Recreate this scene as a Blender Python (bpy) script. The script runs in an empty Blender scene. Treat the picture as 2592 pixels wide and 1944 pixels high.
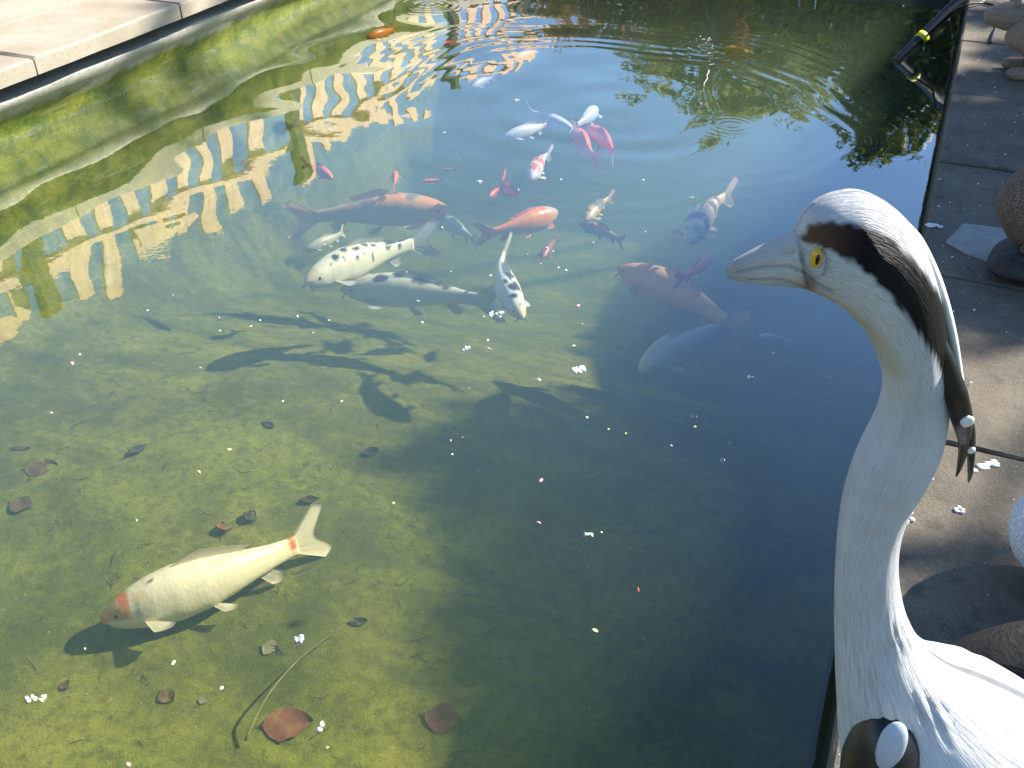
import bpy, math, random
import numpy as np
from mathutils import Vector, Matrix

random.seed(7)
R = math.radians
scene = bpy.context.scene
COL = scene.collection

# ------------------------------------------------------------------ camera
CAM_H, PITCH, YAW, FPX = 1.9, R(35), R(22.9), 2520.0      # water level is z = 0
cam_d = bpy.data.cameras.new('camera')
cam_d.sensor_fit = 'HORIZONTAL'; cam_d.sensor_width = 36.0
cam_d.lens = 36.0 * FPX / 2592.0
cam_d.clip_start = 0.02; cam_d.clip_end = 400.0
cam = bpy.data.objects.new('camera', cam_d); COL.objects.link(cam)
cam.location = (0, 0, CAM_H)
cam.rotation_euler = (R(90) - PITCH, 0, YAW)
scene.camera = cam

# ------------------------------------------------------------------ light
SUN_EL, SUN_AZ = R(37), R(45)                              # azimuth counted from +X towards +Y
sun_dir = Vector((math.cos(SUN_EL) * math.cos(SUN_AZ), math.cos(SUN_EL) * math.sin(SUN_AZ), math.sin(SUN_EL)))
world = bpy.data.worlds.new('World'); scene.world = world; world.use_nodes = True
wn = world.node_tree.nodes; wn.clear()
sky = wn.new('ShaderNodeTexSky'); sky.sky_type = 'NISHITA'; sky.sun_disc = False
sky.sun_elevation = SUN_EL
sky.sun_rotation = R(90) - SUN_AZ
sky.air_density = 1.0; sky.dust_density = 0.0; sky.ozone_density = 5.0
bg = wn.new('ShaderNodeBackground'); bg.inputs['Strength'].default_value = 0.10
wo = wn.new('ShaderNodeOutputWorld')
world.node_tree.links.new(sky.outputs[0], bg.inputs[0]); world.node_tree.links.new(bg.outputs[0], wo.inputs[0])
sl = bpy.data.lights.new('sun', 'SUN'); sl.energy = 5.0; sl.angle = R(1.2); sl.color = (1.0, 0.94, 0.84)
so = bpy.data.objects.new('sun', sl); COL.objects.link(so); so.location = (4, 4, 12)
so.rotation_euler = (-sun_dir).to_track_quat('-Z', 'Y').to_euler()
vs = scene.view_settings
vs.view_transform = 'Standard'; vs.look = 'None'; vs.gamma = 1.0; vs.exposure = 1.25; vs.use_curve_mapping = False
scene.cycles.use_denoising = True
scene.cycles.max_bounces = 6; scene.cycles.diffuse_bounces = 2; scene.cycles.glossy_bounces = 3; scene.cycles.transparent_max_bounces = 12; scene.cycles.volume_bounces = 0
scene.cycles.use_adaptive_sampling = True; scene.cycles.adaptive_threshold = 0.02
scene.cycles.caustics_reflective = False; scene.cycles.caustics_refractive = False

# ------------------------------------------------------------------ survey: sight lines of the photograph
FW = Vector((-math.sin(YAW) * math.cos(PITCH), math.cos(YAW) * math.cos(PITCH), -math.sin(PITCH)))
RT = Vector((math.cos(YAW), math.sin(YAW), 0)); UP = RT.cross(FW)
FH = Vector((-math.sin(YAW), math.cos(YAW), 0)); CAMP = Vector((0, 0, CAM_H))
S = 2592 / 2212
def ray(x, y): return FW + RT * ((x - 1296) / FPX) + UP * ((972 - y) / FPX)
def at(x, y, z):
    d = ray(x, y); return CAMP + d * ((z - CAM_H) / d.z)

# ------------------------------------------------------------------ helpers
def tag(o, label=None, cat=None, group=None, kind=None):
    if label: o['label'] = label
    if cat: o['category'] = cat
    if group: o['group'] = group
    if kind: o['kind'] = kind
    return o
def link(name, me, mat=None, parent=None):
    o = bpy.data.objects.new(name, me); COL.objects.link(o)
    if mat and not me.materials: me.materials.append(mat)
    if parent: o.parent = parent
    return o
def empty(name, loc=(0, 0, 0), rz=0):
    o = bpy.data.objects.new(name, None); COL.objects.link(o); o.location = loc; o.rotation_euler = (0, 0, rz); o.empty_display_size = .1
    return o
def mesh_np(name, V, Fq, smooth=True, cols=None, uvs=None):
    """V (n,3), Fq list of index arrays with the same number of corners per array"""
    me = bpy.data.meshes.new(name)
    V = np.asarray(V, dtype=np.float32)
    groups = [np.asarray(f, dtype=np.int32) for f in Fq if len(f)]
    nl = sum(g.size for g in groups); nf = sum(len(g) for g in groups)
    me.vertices.add(len(V)); me.vertices.foreach_set('co', V.ravel())
    me.loops.add(nl); me.polygons.add(nf)
    idx = np.concatenate([g.ravel() for g in groups])
    me.loops.foreach_set('vertex_index', idx)
    st = []; s0 = 0
    for g in groups:
        st.append(s0 + np.arange(len(g)) * g.shape[1]); s0 += g.size
    me.polygons.foreach_set('loop_start', np.concatenate(st).astype(np.int32))
    me.polygons.foreach_set('use_smooth', np.full(nf, smooth))
    me.update(calc_edges=True)
    if cols is not None:
        a = me.color_attributes.new('Col', 'FLOAT_COLOR', 'POINT')
        c = np.ones((len(V), 4), np.float32); c[:, :3] = cols; a.data.foreach_set('color', c.ravel())
    if uvs is not None:
        u = me.uv_layers.new(name='UVMap'); u.data.foreach_set('uv', np.asarray(uvs, np.float32)[idx].ravel())
    me.validate(); return me
def grid_faces(nu, nv, off=0, wrap=False):
    """rows nu, columns nv"""
    i = np.arange(nu - 1)[:, None]; j = np.arange(nv if wrap else nv - 1)[None, :]
    a = i * nv + j; b = i * nv + (j + 1) % nv
    return (np.stack([a, b, b + nv, a + nv], -1).reshape(-1, 4) + off)
class MB:
    """collects simple shapes into one mesh"""
    def __init__(s): s.v = []; s.q = []; s.t = []; s.n = 0
    def add(s, V, Q=(), T=()):
        V = np.asarray(V, float); s.v.append(V)
        if len(Q): s.q.append(np.asarray(Q) + s.n)
        if len(T): s.t.append(np.asarray(T) + s.n)
        s.n += len(V); return s
    def box(s, c, d, rz=0, jit=0):
        x, y, z = [k / 2 for k in d]
        V = np.array([[-x, -y, -z], [x, -y, -z], [x, y, -z], [-x, y, -z], [-x, -y, z], [x, -y, z], [x, y, z], [-x, y, z]])
        if jit: V = V + np.array([[random.uniform(-jit, jit) for _ in range(3)] for _ in range(8)])
        ca, sa = math.cos(rz), math.sin(rz)
        V = V @ np.array([[ca, sa, 0], [-sa, ca, 0], [0, 0, 1]]) + np.array(c)
        return s.add(V, [[0, 3, 2, 1], [4, 5, 6, 7], [0, 1, 5, 4], [1, 2, 6, 5], [2, 3, 7, 6], [3, 0, 4, 7]])
    def tube(s, pts, rad, n=10, cap=True, flat=1.0):
        P = [Vector(p) for p in pts]
        if not hasattr(rad, '__len__'): rad = [rad] * len(P)
        V = []; up = Vector((0, 0, 1))
        for i, p in enumerate(P):
            t = (P[min(i + 1, len(P) - 1)] - P[max(i - 1, 0)]).normalized()
            a = t.cross(up)
            if a.length < 1e-3: a = t.cross(Vector((0, 1, 0)))
            a.normalize(); b = a.cross(t)
            for k in range(n):
                w = 2 * math.pi * k / n
                V.append(p + a * (math.cos(w) * rad[i]) + b * (math.sin(w) * rad[i] * flat))
        V = np.array([list(v) for v in V]); Q = grid_faces(len(P), n, 0, True)
        T = []
        if cap:
            c0, c1 = len(V), len(V) + 1
            V = np.vstack([V, [list(P[0])], [list(P[-1])]])
            m = (len(P) - 1) * n
            for k in range(n): T += [[c0, (k + 1) % n, k], [c1, m + k, m + (k + 1) % n]]
        return s.add(V, Q, T)
    def blob(s, c, r, nu=8, nv=12, noise=0.0, seed=0, rot=None):
        rnd = np.random.RandomState(seed); V = []
        ph = rnd.rand(12) * 6.28; fr = rnd.randn(6, 3) * 2.2
        for i in range(nu + 1):
            th = math.pi * i / nu
            for j in range(nv):
                f = 2 * math.pi * j / nv
                d = np.array([math.sin(th) * math.cos(f), math.sin(th) * math.sin(f), math.cos(th)])
                k = 1 + noise * sum(math.sin(fr[q] @ d + ph[q]) for q in range(6)) / 3
                V.append(d * k * np.array(r))
        V = np.array(V)
        if rot is not None: V = V @ np.array(rot).T
        return s.add(V + np.array(c), grid_faces(nu + 1, nv, 0, True)[:, ::-1])
    def build(s, name, mat, parent=None, smooth=False):
        me = mesh_np(name, np.vstack(s.v), [np.vstack(s.q) if s.q else [], np.vstack(s.t) if s.t else []], smooth)
        return link(name, me, mat, parent)
def bevel(o, w, seg=2):
    m = o.modifiers.new('bevel', 'BEVEL'); m.width = w; m.segments = seg; m.limit_method = 'ANGLE'; return o
def catmull(P, n):
    P = np.asarray(P, float); m = len(P); out = []
    t = np.linspace(0, m - 1, n)
    for x in t:
        i = min(int(x), m - 2); f = x - i
        p0, p1, p2, p3 = P[max(i - 1, 0)], P[i], P[i + 1], P[min(i + 2, m - 1)]
        out.append(.5 * (2 * p1 + (p2 - p0) * f + (2 * p0 - 5 * p1 + 4 * p2 - p3) * f * f + (3 * p1 - p0 - 3 * p2 + p3) * f ** 3))
    return np.array(out)
def seg_dist(P, line):
    """distance of points P (n,2) to a polyline, and the parameter along it 0..1"""
    line = np.asarray(line, float); best = np.full(len(P), 1e9); par = np.zeros(len(P)); k = len(line) - 1
    for i in range(k):
        a, b = line[i], line[i + 1]; d = b - a
        t = np.clip(((P - a) @ d) / (d @ d), 0, 1)
        q = np.linalg.norm(P - (a + t[:, None] * d), axis=1); m = q < best
        best[m] = q[m]; par[m] = (i + t[m]) / k
    return best, par
def sstep(a, b, x):
    t = np.clip((x - a) / (b - a), 0, 1); return t * t * (3 - 2 * t)

# ------------------------------------------------------------------ materials
class NT:
    def __init__(s, name):
        s.m = bpy.data.materials.new(name); s.m.use_nodes = True; s.t = s.m.node_tree; s.t.nodes.clear()
        s.out = s.t.nodes.new('ShaderNodeOutputMaterial')
    def n(s, typ, **kw):
        nd = s.t.nodes.new('ShaderNode' + typ)
        for k, v in kw.items():
            if hasattr(nd, k) and k not in nd.inputs: setattr(nd, k, v)
            else: s.set(nd.inputs[k], v)
        return nd
    def set(s, sock, v):
        if isinstance(v, bpy.types.NodeSocket): s.t.links.new(v, sock)
        elif isinstance(v, bpy.types.Node): s.t.links.new(v.outputs[0], sock)
        else:
            if hasattr(sock.default_value, '__len__') and not hasattr(v, '__len__'): v = (v, v, v, 1)
            if hasattr(sock.default_value, '__len__') and len(sock.default_value) == 4 and len(v) == 3: v = (*v, 1)
            sock.default_value = v
    def noise(s, scale, detail=4, rough=.6, vec=None, dist=0):
        nd = s.n('TexNoise'); nd.inputs['Scale'].default_value = scale; nd.inputs['Detail'].default_value = detail
        nd.inputs['Roughness'].default_value = rough; nd.inputs['Distortion'].default_value = dist
        if vec is not None: s.set(nd.inputs['Vector'], vec)
        return nd.outputs['Fac']
    def coord(s, which='Object', scale=None):
        c = s.n('TexCoord').outputs[which]
        if scale:
            mp = s.n('Mapping'); s.set(mp.inputs['Vector'], c); mp.inputs['Scale'].default_value = scale; return mp.outputs[0]
        return c
    def ramp(s, fac, stops, interp='LINEAR'):
        nd = s.n('ValToRGB'); s.set(nd.inputs[0], fac); cr = nd.color_ramp; cr.interpolation = interp
        while len(cr.elements) < len(stops): cr.elements.new(.5)
        for e, (p, c) in zip(cr.elements, stops):
            e.position = p; e.color = (*c, 1) if hasattr(c, '__len__') else (c, c, c, 1)
        return nd.outputs[0]
    def mix(s, fac, a, b, blend='MIX'):
        nd = s.n('Mix'); nd.data_type = 'RGBA'; nd.blend_type = blend
        s.set(nd.inputs[0], fac); s.set(nd.inputs[6], a); s.set(nd.inputs[7], b); return nd.outputs[2]
    def math(s, op, a, b=0.0):
        nd = s.n('Math'); nd.operation = op; s.set(nd.inputs[0], a); s.set(nd.inputs[1], b); return nd.outputs[0]
    def bump(s, h, strength=.3, dist=.01):
        nd = s.n('Bump'); s.set(nd.inputs['Height'], h); nd.inputs['Strength'].default_value = strength; nd.inputs['Distance'].default_value = dist
        return nd.outputs[0]
    def principled(s, color, rough=.6, normal=None, spec=.5, **kw):
        p = s.n('BsdfPrincipled'); s.set(p.inputs['Base Color'], color); s.set(p.inputs['Roughness'], rough)
        p.inputs['Specular IOR Level'].default_value = spec
        if normal is not None: s.set(p.inputs['Normal'], normal)
        for k, v in kw.items(): s.set(p.inputs[k], v)
        s.t.links.new(p.outputs[0], s.out.inputs[0]); return s.m
M = {}
def simple(name, c1, c2, scale=20, rough=.6, bump=.2, bdist=.004, spec=.4):
    n = NT(name); v = n.coord(); f = n.noise(scale, 6, .65, v)
    M[name] = n.principled(n.ramp(f, [(.3, c1), (.7, c2)]), rough, n.bump(n.noise(scale * 3, 5, .6, v), bump, bdist), spec); return M[name]

# sandstone coping of the far side
n = NT('sandstone'); v = n.coord()
base = n.ramp(n.noise(3, 6, .6, v), [(.3, (.34, .29, .21)), (.55, (.42, .37, .285)), (.75, (.46, .42, .34))])
base = n.mix(n.ramp(n.noise(45, 4, .7, v), [(.45, 0), (.75, .5)]), base, (.34, .29, .22))
M['sandstone'] = n.principled(base, .85, n.bump(n.mix(.5, n.noise(9, 8, .65, v), n.noise(70, 4, .7, v)), .5, .012), .2)
# grey flagstones of the near side, lichen and dirt
n = NT('flagstone'); v = n.coord()
base = n.ramp(n.noise(5, 7, .62, v), [(.3, (.12, .10, .072)), (.55, (.20, .165, .118)), (.75, (.27, .225, .16))])
base = n.mix(n.ramp(n.noise(60, 3, .7, v), [(.5, 0), (.72, .5)]), base, (.25, .22, .17))
base = n.mix(n.ramp(n.noise(13, 3, .5, v), [(.58, 0), (.68, .6)]), base, (.075, .068, .055))
base = n.mix(n.ramp(n.noise(2.3, 8, .7, v, .5), [(.5, 0), (.7, .55)]), base, (.07, .075, .05))
base = n.mix(n.ramp(n.noise(260, 2, .8, v), [(.42, .55), (.58, 0)]), base, (.06, .05, .035))
M['flagstone'] = n.principled(base, .8, n.bump(n.mix(.6, n.noise(210, 3, .8, v), n.noise(14, 5, .6, v)), .8, .008), .3)
n = NT('pale_flagstone'); v = n.coord()
M['pale_flagstone'] = n.principled(n.ramp(n.noise(16, 6, .65, v), [(.3, (.27, .26, .23)), (.7, (.38, .36, .32))]), .85, n.bump(n.noise(90, 3, .7, v), .35, .004), .2)
simple('mortar', (.05, .045, .04), (.11, .10, .085), 40, .95)
simple('soil', (.07, .06, .04), (.13, .11, .07), 6, .95, .5, .03)
n = NT('grass_ground'); v = n.coord()
M['grass_ground'] = n.principled(n.ramp(n.noise(1.3, 8, .7, v), [(.35, (.05, .075, .02)), (.6, (.10, .12, .035)), (.75, (.16, .14, .07))]), .95, n.bump(n.noise(30, 5, .7, v), .6, .05), .1)
simple('black_liner', (.006, .006, .006), (.016, .015, .013), 12, .55, .3, .01)
# mossy rubber liner of the far wall: bare pale cloth at the top, algae from there down
n = NT('mossy_liner'); v = n.coord(); geo = n.n('NewGeometry'); sep = n.n('SeparateXYZ'); n.set(sep.inputs[0], geo.outputs['Position'])
zz = n.math('ADD', sep.outputs['Z'], n.math('MULTIPLY', n.math('SUBTRACT', n.noise(3.2, 5, .65, v), .5), .26))
moss = n.ramp(n.noise(9, 8, .7, v), [(.28, (.03, .06, .006)), (.43, (.085, .14, .012)), (.56, (.22, .25, .02)), (.72, (.33, .27, .05))])
moss = n.mix(n.ramp(n.noise(70, 4, .7, v), [(.4, .0), (.7, .6)]), moss, (.05, .075, .012))
cloth = n.ramp(n.noise(22, 6, .7, v), [(.3, (.36, .34, .28)), (.7, (.60, .57, .50))])
col = n.mix(n.ramp(zz, [(.10, 0), (.165, 1)]), moss, cloth)
streak = n.noise(4, 6, .7, n.coord('Object', (8, .8, 8)), 1.0)
col = n.mix(n.ramp(streak, [(.56, 0), (.68, .55)]), col, (.40, .41, .30))
M['mossy_liner'] = n.principled(col, .5, n.bump(n.mix(.5, n.noise(120, 5, .75, v), n.noise(18, 6, .7, v)), .8, .015), .5)
# pond bed: filamentous algae over silt
n = NT('algae_bed'); v = n.coord()
a = n.ramp(n.noise(2.2, 9, .68, v, .4), [(.26, (.10, .11, .022)), (.40, (.22, .24, .04)), (.54, (.38, .39, .055)), (.70, (.52, .49, .08))])
a = n.mix(n.ramp(n.noise(24, 7, .75, v), [(.36, .6), (.56, 0)]), a, (.09, .095, .03))
a = n.mix(n.ramp(n.noise(80, 3, .8, v), [(.58, 0), (.74, .4)]), a, (.36, .37, .11))
a = n.mix(n.ramp(n.noise(11, 5, .7, v, .6), [(.60, 0), (.72, .6)]), a, (.06, .055, .035))
sil = n.noise(1.1, 6, .6, n.coord('Object', (.8, 2.6, 1)), 1.2)
a = n.mix(n.ramp(sil, [(.45, 0), (.62, .55)]), a, (.12, .125, .045))
M['algae_bed'] = n.principled(a, .95, n.bump(n.mix(.45, n.noise(150, 4, .8, v), n.noise(28, 7, .75, v)), 1.0, .03), .05)
# water: clear dielectric skin (fresnel between reflection and see-through) over a thin green murk
n = NT('pond_water')
geo = n.n('NewGeometry'); dt = n.n('VectorMath'); dt.operation = 'DOT_PRODUCT'
n.set(dt.inputs[0], geo.outputs['Normal']); n.set(dt.inputs[1], geo.outputs['Incoming'])
F0, FP = .022, 2.2                                          # reflectance straight down, and how fast it climbs towards grazing
sch = n.math('POWER', n.math('SUBTRACT', 1.0, n.math('ABSOLUTE', dt.outputs['Value'])), FP)
refl = n.math('ADD', n.math('MULTIPLY', sch, 1 - F0), F0)
tr = n.n('BsdfTransparent'); tr.inputs[0].default_value = (1, 1, 1, 1)
gl = n.n('BsdfGlossy'); gl.inputs['Roughness'].default_value = 0.0; gl.inputs['Color'].default_value = (1, 1, 1, 1)
bmp = n.bump(n.mix(.5, n.noise(9, 2, .5, n.coord()), n.noise(22, 2, .5, n.coord())), .015, .02)
n.set(gl.inputs['Normal'], bmp)
mx = n.n('MixShader'); n.set(mx.inputs[0], refl); n.set(mx.inputs[1], tr.outputs[0]); n.set(mx.inputs[2], gl.outputs[0])
n.t.links.new(mx.outputs[0], n.out.inputs['Surface'])
va = n.n('VolumeAbsorption'); va.inputs['Color'].default_value = (.64, .82, .34, 1); va.inputs['Density'].default_value = .30
vsct = n.n('VolumeScatter'); vsct.inputs['Color'].default_value = (.38, .58, .36, 1); vsct.inputs['Density'].default_value = .25; vsct.inputs['Anisotropy'].default_value = .3
ad = n.n('AddShader'); n.set(ad.inputs[0], va.outputs[0]); n.set(ad.inputs[1], vsct.outputs[0])
n.t.links.new(ad.outputs[0], n.out.inputs['Volume'])
M['pond_water'] = n.m
# koi skin and fins, coloured by the pattern stored on the mesh
def attr_mat(name, rough, spec, scales=False, clear=0.0):
    n = NT(name); at_ = n.n('Attribute'); at_.attribute_name = 'Col'
    v = n.coord()
    col = n.mix(n.ramp(n.noise(40, 4, .6, v), [(.4, 0), (.75, .16)]), at_.outputs['Color'], (.70, .58, .40), 'MULTIPLY')
    if scales:
        vo = n.n('TexVoronoi'); n.set(vo.inputs['Vector'], n.coord('UV', (58, 30, 1))); vo.inputs['Scale'].default_value = 1.0
        nrm = n.bump(vo.outputs['Distance'], .22, .003); col = n.mix(n.ramp(vo.outputs['Distance'], [(.35, 0), (.75, .10)]), col, (.70, .60, .45), 'MULTIPLY')
    else: nrm = n.bump(n.noise(8, 3, .6, n.coord('UV', (3, 30, 1))), .3, .003)
    m = n.principled(col, rough, nrm, spec)
    if clear:
        p = n.t.nodes['Principled BSDF'] if 'Principled BSDF' in n.t.nodes else [x for x in n.t.nodes if x.type == 'BSDF_PRINCIPLED'][0]
        t2 = n.n('BsdfTransparent'); ms = n.n('MixShader'); ms.inputs[0].default_value = clear
        n.set(ms.inputs[1], p.outputs[0]); n.set(ms.inputs[2], t2.outputs[0]); n.t.links.new(ms.outputs[0], n.out.inputs[0])
    M[name] = m
attr_mat('koi_skin', .30, .5, True); attr_mat('koi_fin', .45, .3, False, .3)
simple('eye_black', (.004, .004, .004), (.008, .007, .006), 5, .1, 0)
# crane: painted resin with carved feathers
n = NT('painted_resin'); at_ = n.n('Attribute'); at_.attribute_name = 'Col'
fe = n.noise(3, 6, .6, n.coord('UV', (1.1, 24, 1)), .5)
fe2 = n.noise(5, 5, .6, n.coord('UV', (2.2, 40, 1)), .3)
col = n.mix(n.ramp(n.noise(26, 5, .65, n.coord()), [(.45, 0), (.75, .3)]), at_.outputs['Color'], (.78, .77, .74), 'MULTIPLY')
col = n.mix(n.ramp(fe2, [(.54, 0), (.70, .35)]), col, (.55, .53, .52), 'MULTIPLY')
col = n.mix(n.ramp(n.noise(7, 7, .72, n.coord(), .8), [(.52, 0), (.72, .5)]), col, (.66, .60, .50), 'MULTIPLY')
col = n.mix(n.ramp(n.noise(120, 2, .6, n.coord()), [(.72, 0), (.76, .5)]), col, (.35, .32, .28))
M['painted_resin'] = n.principled(col, .42, n.bump(n.mix(.5, fe, fe2), 1.0, .008), .15)
simple('black_paint', (.006, .006, .0065), (.013, .012, .012), 30, .35, .3, .002, .5)
simple('white_paint', (.60, .59, .55), (.72, .71, .68), 40, .45, .3, .002, .4)
simple('blue_grey_highlight', (.36, .42, .50), (.46, .51, .58), 30, .3, .2, .002, .5)  # highlight tone of the black wing, put in as colour
simple('iris_yellow', (.55, .30, .01), (.70, .42, .02), 60, .15, .1, .001, .6)
simple('leg_grey', (.06, .06, .055), (.12, .115, .10), 40, .6)
# figures on the near paving
def relief(name, c1, c2, c3, scale, strength=.8, dist=.006, rough=.65):
    n = NT(name); v = n.coord(); vo = n.n('TexVoronoi'); vo.feature = 'DISTANCE_TO_EDGE'
    n.set(vo.inputs['Vector'], v); vo.inputs['Scale'].default_value = scale
    f = n.ramp(vo.outputs[0], [(.02, 0), (.16, 1)])
    c = n.mix(f, c3, n.ramp(n.noise(scale * .5, 5, .65, v), [(.3, c1), (.7, c2)]))
    M[name] = n.principled(c, rough, n.bump(n.mix(.35, f, n.noise(scale * 4, 4, .6, v)), strength, dist), .3)
relief('brown_feather_resin', (.17, .125, .085), (.27, .205, .145), (.10, .07, .05), 105)
relief('speckled_fur_resin', (.24, .17, .115), (.40, .31, .23), (.20, .145, .10), 150, .6)
relief('white_scale_resin', (.62, .64, .66), (.78, .78, .74), (.52, .54, .60), 85, .4)
simple('dark_rock', (.016, .015, .014), (.055, .05, .045), 14, .6, .9, .02)
n = NT('weathered_root'); v = n.coord('Object', (6, 6, 40))
M['weathered_root'] = n.principled(n.ramp(n.noise(2.5, 7, .7, v, 1.5), [(.3, (.016, .015, .014)), (.55, (.05, .048, .044)), (.75, (.12, .115, .105))]), .8, n.bump(n.noise(2.5, 7, .7, v, 1.5), 1.0, .03), .25)
simple('black_rubber', (.010, .011, .012), (.024, .026, .028), 30, .38, .15, .002, .5)
simple('yellow_tape', (.55, .50, .02), (.70, .64, .05), 30, .5, .1, .002)
# fence, foliage
n = NT('cream_wood'); v = n.coord('Object', (14, 14, 1.2))
M['cream_wood'] = n.principled(n.ramp(n.noise(3, 7, .65, v, .6), [(.3, (.58, .38, .24)), (.55, (.80, .57, .41)), (.75, (.88, .70, .56))]), .75, n.bump(n.noise(6, 6, .7, v), .4, .006), .25)
simple('dark_post_wood', (.028, .030, .016), (.06, .058, .03), 9, .85, .5, .01)
simple('bark', (.05, .04, .03), (.12, .10, .075), 18, .9, .9, .02)
def leafmat(name, c1, c2, c3):
    n = NT(name); g = n.n('NewGeometry'); c = n.ramp(g.outputs['Random Per Island'], [(0, c1), (.5, c2), (1, c3)])
    p = n.n('BsdfPrincipled'); n.set(p.inputs['Base Color'], c); p.inputs['Roughness'].default_value = .55
    t = n.n('BsdfTranslucent'); n.set(t.inputs[0], c); ms = n.n('MixShader'); ms.inputs[0].default_value = .5
    n.set(ms.inputs[1], p.outputs[0]); n.set(ms.inputs[2], t.outputs[0]); n.t.links.new(ms.outputs[0], n.out.inputs[0]); M[name] = n.m
leafmat('leaf_olive', (.10, .12, .02), (.20, .22, .035), (.36, .33, .07))
leafmat('leaf_dark', (.014, .03, .006), (.05, .08, .014), (.26, .26, .03))
leafmat('leaf_mid', (.03, .055, .012), (.06, .095, .02), (.11, .15, .035))
leafmat('leaf_rust', (.22, .09, .03), (.36, .17, .06), (.20, .18, .05))
def dead_leaf(name, c1, c2):
    n = NT(name); v = n.coord(); f = n.noise(22, 6, .7, v)
    c = n.ramp(f, [(.3, tuple(k * .6 for k in c1)), (.5, c1), (.7, c2)])
    c = n.mix(n.ramp(n.noise(45, 5, .75, v), [(.5, 0), (.66, .7)]), c, (.15, .16, .05))
    M[name] = n.principled(c, .75, n.bump(n.noise(90, 5, .7, v), .6, .003), .2)
dead_leaf('leaf_red_brown', (.20, .065, .035), (.30, .11, .06)); dead_leaf('leaf_brown', (.11, .065, .035), (.19, .11, .06))
dead_leaf('leaf_dark_rot', (.025, .026, .018), (.055, .05, .03)); dead_leaf('leaf_tan', (.22, .20, .11), (.32, .29, .17))
dead_leaf('stalk_yellow', (.17, .18, .045), (.30, .29, .08)); dead_leaf('leaf_orange', (.34, .18, .03), (.48, .27, .05))
def pellet(name, c): simple(name, tuple(k * .85 for k in c), c, 200, .6, .3, .001, .3)
pellet('pellet_cream', (.85, .80, .62)); pellet('pellet_white', (.90, .90, .88)); pellet('pellet_yellow', (.82, .75, .32)); pellet('pellet_pink', (.85, .42, .42)); pellet('pellet_red', (.6, .12, .10))
n = NT('bubble_film'); g = n.n('BsdfGlossy'); g.inputs['Roughness'].default_value = .05
t = n.n('BsdfTransparent'); lw = n.n('LayerWeight'); lw.inputs[0].default_value = .35
ms = n.n('MixShader'); n.set(ms.inputs[0], lw.outputs['Facing']); n.set(ms.inputs[1], t.outputs[0]); n.set(ms.inputs[2], g.outputs[0]); n.t.links.new(ms.outputs[0], n.out.inputs[0]); M['bubble_film'] = n.m

# ================================================================== THE POND
XL, XR, YN, YF, BED = -4.27, 0.11, 0.22, 8.95, -0.80     # waterline of the sides, ends and the depth of the bed
rnd = np.random.RandomState(3)
def fbm2(x, y, f0, seed, octv=4):
    r_ = np.random.RandomState(seed); o = np.zeros_like(x); a = 1.0; f = f0
    for k in range(octv):
        for q in range(3):
            w = r_.rand() * 6.28; o += a * np.sin(f * (x * math.cos(w) + y * math.sin(w)) + r_.rand() * 6.28) / 3
        a *= .55; f *= 2.1
    return o
# pond bed
xs = np.linspace(XL - .35, XR + .25, 150); ys = np.linspace(YN - .25, YF + .25, 290)
X, Y = np.meshgrid(xs, ys)
def bed_z(x, y):
    x = np.asarray(x, float); y = np.asarray(y, float)
    return BED + .020 * fbm2(x, y, 3.0, 11, 5) + .010 * fbm2(x, y, 13.0, 12, 3) - 1.0 * sstep(2.7, 6.3, y) * sstep(XL + .04, XL + .62, x)
Z = bed_z(X, Y) + .25 * sstep(XL + .42, XL + .02, X) ** 2
o = link('pond_bed', mesh_np('pond_bed', np.stack([X, Y, Z], -1).reshape(-1, 3), [grid_faces(len(ys), len(xs))]), M['algae_bed']); tag(o, kind='structure')
# far-side wall: a mossy liner hanging in folds
ys = np.linspace(YN - .2, YF + .2, 420)
pz = np.array([.336, .300, .268, .262, .252, .235, .20, .14, .08, .02, -.06, -.12, -.17, -.22, -.30, -.45, -.60, -.80, -1.10, -1.45])
px_ = np.array([-4.46, -4.45, -4.40, -4.20, -4.138, -4.132, -4.15, -4.205, -4.245, -4.265, -4.262, -4.225, -4.19, -4.20, -4.19, -4.15, -4.10, -4.04, -3.99, -3.95])
pf = catmull(np.stack([px_, pz], 1), 84)
Yw, Zw = np.meshgrid(ys, pf[:, 1]); Xw = np.repeat(pf[:, :1], len(ys), 1)
fold = .030 * fbm2(Yw * 1.0, Zw * 2.2 + Yw * .35, 2.3, 21, 4)
Xw = Xw + fold * sstep(.25, .0, Zw) * .9 + .012 * fbm2(Yw, Yw * .3, 4, 5, 3) * sstep(.27, .25, Zw)
Zw = Zw + .014 * fbm2(Yw, Yw * .2, 3.1, 8, 4) * sstep(.20, .25, Zw) * sstep(.30, .262, Zw)
o = link('pond_wall_left', mesh_np('pond_wall_left', np.stack([Xw, Yw, Zw], -1).reshape(-1, 3), [grid_faces(len(pf), len(ys))]), M['mossy_liner']); tag(o, kind='structure')
# near-side wall under the paving, far end and near end
for nm, c, d in (('pond_wall_right', (XR + .21, 4.6, -1.40), (.40, 9.6, 3.22)), ('pond_wall_far', (-2.1, YF + .2, -1.40), (4.8, .40, 3.22)), ('pond_wall_near', (-2.1, YN - .22, -.27), (4.8, .40, .96))):
    tag(MB().box(c, d).build(nm, M['black_liner']), kind='structure')

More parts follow.
